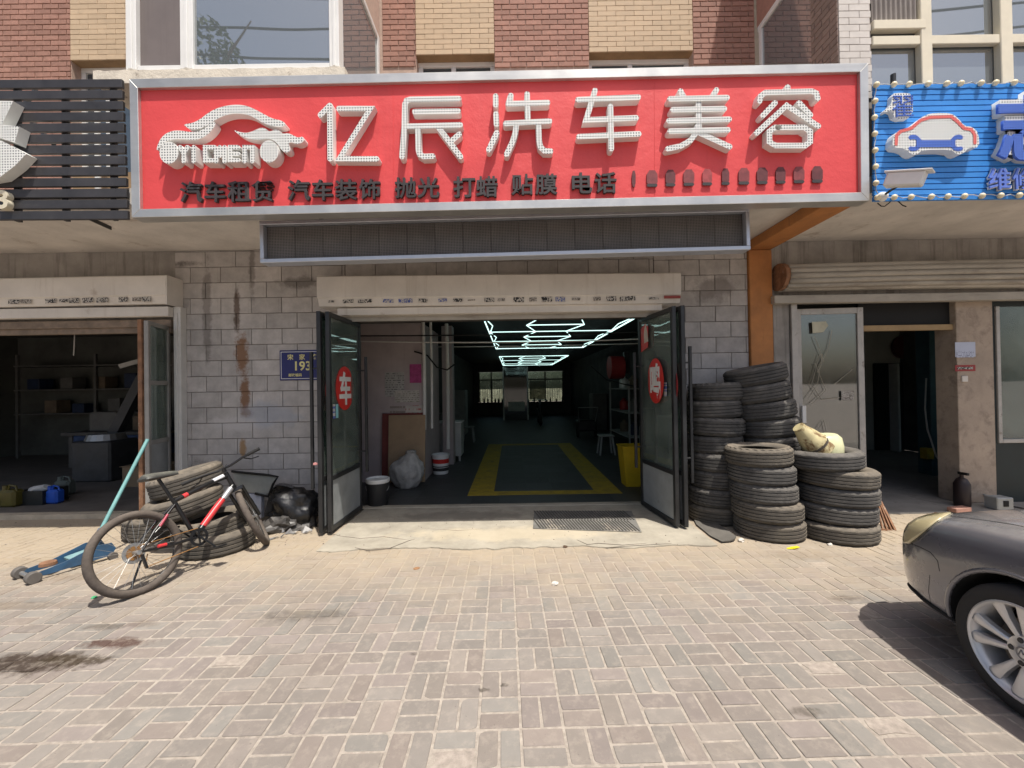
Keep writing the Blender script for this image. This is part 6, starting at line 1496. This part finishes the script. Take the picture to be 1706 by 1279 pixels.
# ------------------------------------------------------------------ dim clutter in the left workshop and along the wash bay walls
def clutter(name, x, y, w_, d_, h_, z, m, label, cat, kind=0):
    t = empty(name, (x, y, z), label, cat)
    if kind == 0:
        MB().span((x - w_ / 2, y - d_ / 2, z), (x + w_ / 2, y + d_ / 2, z + h_)).build('body', m, t, bevel=.012); MB().span((x - w_ / 2 + .02, y - d_ / 2 + .02, z + h_), (x + w_ / 2 - .02, y + d_ / 2 - .02, z + h_ + .015)).build('lid', m, t)
    else:
        MB().lathe([(.001, 0), (w_ / 2, 0), (w_ / 2, h_ * .3), (w_ / 2 * .96, h_ * .33), (w_ / 2, h_ * .36), (w_ / 2, h_ * .97), (w_ / 2 * .9, h_), (.001, h_)], 24, Matrix.Translation((x, y, z))).build('shell', m, t, smooth=30); MB().cyl((x + w_ * .25, y, z + h_), (x + w_ * .25, y, z + h_ + .03), .03).build('bung', m, t)
M_c1 = mat('drum_blue', (.02, .035, .08), .5, var=.3); M_c2 = mat('carton_dim', (.16, .125, .09), .85, var=.2); M_c3 = mat('tin_grey', (.13, .13, .125), .5, metal=.1, var=.2)
clutter('tool_chest', -9.0, 9.3, .6, .4, .4, .782, M_c3, 'grey tool chest on the dim blue workbench', 'tool chest')
clutter('carton', -8.1, 9.3, .5, .4, .3, .782, M_c2, 'brown carton on the dim blue workbench', 'carton')
clutter('carton', -3.7, 7.4, .6, .5, .55, .02, M_c2, 'brown carton on floor by the left workshop side wall', 'carton')
rk = empty('storage_rack', (-10.6, 10.5, .02), 'steel storage rack on the rear wall of left workshop', 'rack')
for z_ in (1.1, 1.7, 2.3): MB().span((-12.4, 10.3, z_), (-8.4, 10.85, z_ + .03)).build('shelf', M_c3, rk)
for x_ in (-12.35, -10.4, -8.45): MB().span((x_ - .03, 10.32, .02), (x_ + .03, 10.38, 2.6)).build('post', M_c3, rk)
for k in range(9):
    x_ = -12.1 + k * .42 + random.uniform(-.08, .08); z_ = 1.132 if k % 2 else 1.732; h_ = random.uniform(.2, .42)
    tag(MB().span((x_ - .15, 10.4, z_), (x_ + .15, 10.75, z_ + h_)).build('stored_box', (M_c1, M_c2, M_c3)[k % 3], bevel=.01), f'{("dark blue", "brown", "grey")[k % 3]} box, {ORD[k // 2].replace("lowest", "first")} from the rack end by the tyre changer, on {"lower" if k % 2 else "middle"} shelf', 'box', 'boxes on the workshop rack')
for k, (x_, y_, w_, h_, lab) in enumerate(((-1.95, 11.2, .5, .9, 'dim grey cabinet after the white one in the wash bay'), (-1.9, 14.5, .6, 1.5, 'tall dim locker on the left wall of wash bay'), (3.1, 15.0, .5, 1.3, 'tall dim locker on the right wall of wash bay'), (3.0, 8.6, .55, .7, 'low dim cupboard near the tool rack'))):
    clutter('locker', x_, y_, w_, .7, h_, .018, (M_c3, M_dim)[k % 2], lab, 'locker')
for k, (z_, c_) in enumerate(((.335, M_c1), (.335, M_c2), (.935, M_c3), (.935, M_dred2), (1.535, M_c2), (1.535, M_white))):
    y_ = 10.6 + .9 * (k % 2); tag(MB().lathe([(.001, 0), (.12, 0), (.125, .22), (.05, .28), (.05, .32), (.001, .32)], 14, Matrix.Translation((3.1, y_, z_))).build('detergent_jug', c_, smooth=35), f'{("blue", "brown", "grey", "maroon", "tan", "white")[k]} jug on the wash bay tool rack', 'jug')

# ------------------------------------------------------------------ across the street: what the bay window mirrors
tr_ = empty('street_tree', (-8.3, -3.3, -.02), 'leafy street tree across the road mirrored in the left bay window', 'tree')
tk_ = MB(); tk_.tube([(-8.3, -3.3, -.02), (-8.25, -3.35, 3), (-8.4, -3.2, 6.5), (-8.2, -3.3, 10)], [.2, .16, .12, .05], 10)
for k in range(9):
    a = k * 2.4; z_ = 4 + k * .7; tk_.tube([(-8.3, -3.3, z_), (-8.3 + 1.0 * math.cos(a), -3.3 + 1.0 * math.sin(a), z_ + 1.0), (-8.3 + 1.8 * math.cos(a), -3.3 + 1.8 * math.sin(a), z_ + 1.6)], [.06, .04, .015], 6)
tk_.build('trunk', mat('bark', (.13, .10, .075), .9, var=.3, bump=.01, bscale=20), tr_)
lv = MB()
for k in range(5200):
    a = random.uniform(0, 6.283); b = math.acos(random.uniform(-1, 1)); r_ = random.uniform(.35, 1) ** .6
    c = Vector((math.sin(b) * math.cos(a) * 1.5 * r_, math.sin(b) * math.sin(a) * 1.5 * r_, math.cos(b) * 3.3 * r_))
    if noise.noise(c * .9) < -.12: continue
    c += Vector((-8.3, -3.3, 8.6)); u = Vector((random.gauss(0, 1), random.gauss(0, 1), random.gauss(0, .6))).normalized(); v = u.cross(Vector((random.gauss(0, 1), random.gauss(0, 1), 1))).normalized(); q_ = random.uniform(.07, .13)
    lv.add([c - u * q_, c + v * q_ * .45, c + u * q_, c - v * q_ * .45], [(0, 1, 2, 3)])
lv.build('crown', mat('leaf_green', (.06, .10, .035), .6, var=.4, rnd=.3), tr_, fix=False)
for k, (z_, y_, dz) in enumerate(((13.0, -3.4, -1.5), (13.6, -3.6, -1.0), (12.4, -3.2, -1.9))):
    tag(MB().tube([(-22 + 44 * t / 24, y_, z_ + dz * 4 * (t / 24) * (1 - t / 24)) for t in range(25)], .03, 6).build('overhead_cable', M_black), ('highest', 'middle', 'lowest')[(1, 0, 2)[k]] + ' black cable slung over the road, mirrored in the bay window', 'cable')

# ------------------------------------------------------------------ grit swept along the shop fronts
gv = MB()
for k in range(900):
    x_ = random.uniform(-6.3, 6.3); y_ = 5.2 - abs(random.gauss(0, .45)); r_ = random.uniform(.003, .011)
    if y_ < 3.4: continue
    if k % 3 == 0: x_ = random.choice((random.uniform(-2.6, -1.9), random.uniform(-4.3, -2.2), random.uniform(1.9, 4.4)))
    z_ = .016 if -1.98 < x_ < 2.02 else .002
    c = Vector((x_, y_, z_)); a = random.uniform(0, 6.28)
    pts = [c + Vector((r_ * math.cos(a + t), r_ * .8 * math.sin(a + t), 0)) for t in (0, 1.6, 3.1, 4.7)]
    gv.add(pts + [c + Vector((0, 0, r_ * .9))], [(0, 1, 4), (1, 2, 4), (2, 3, 4), (3, 0, 4)])
tag(gv.build('grit', mat('grit', (.27, .23, .19), .9, var=.3, rnd=.5)), 'scattered grit swept along the shop fronts', kind='stuff')
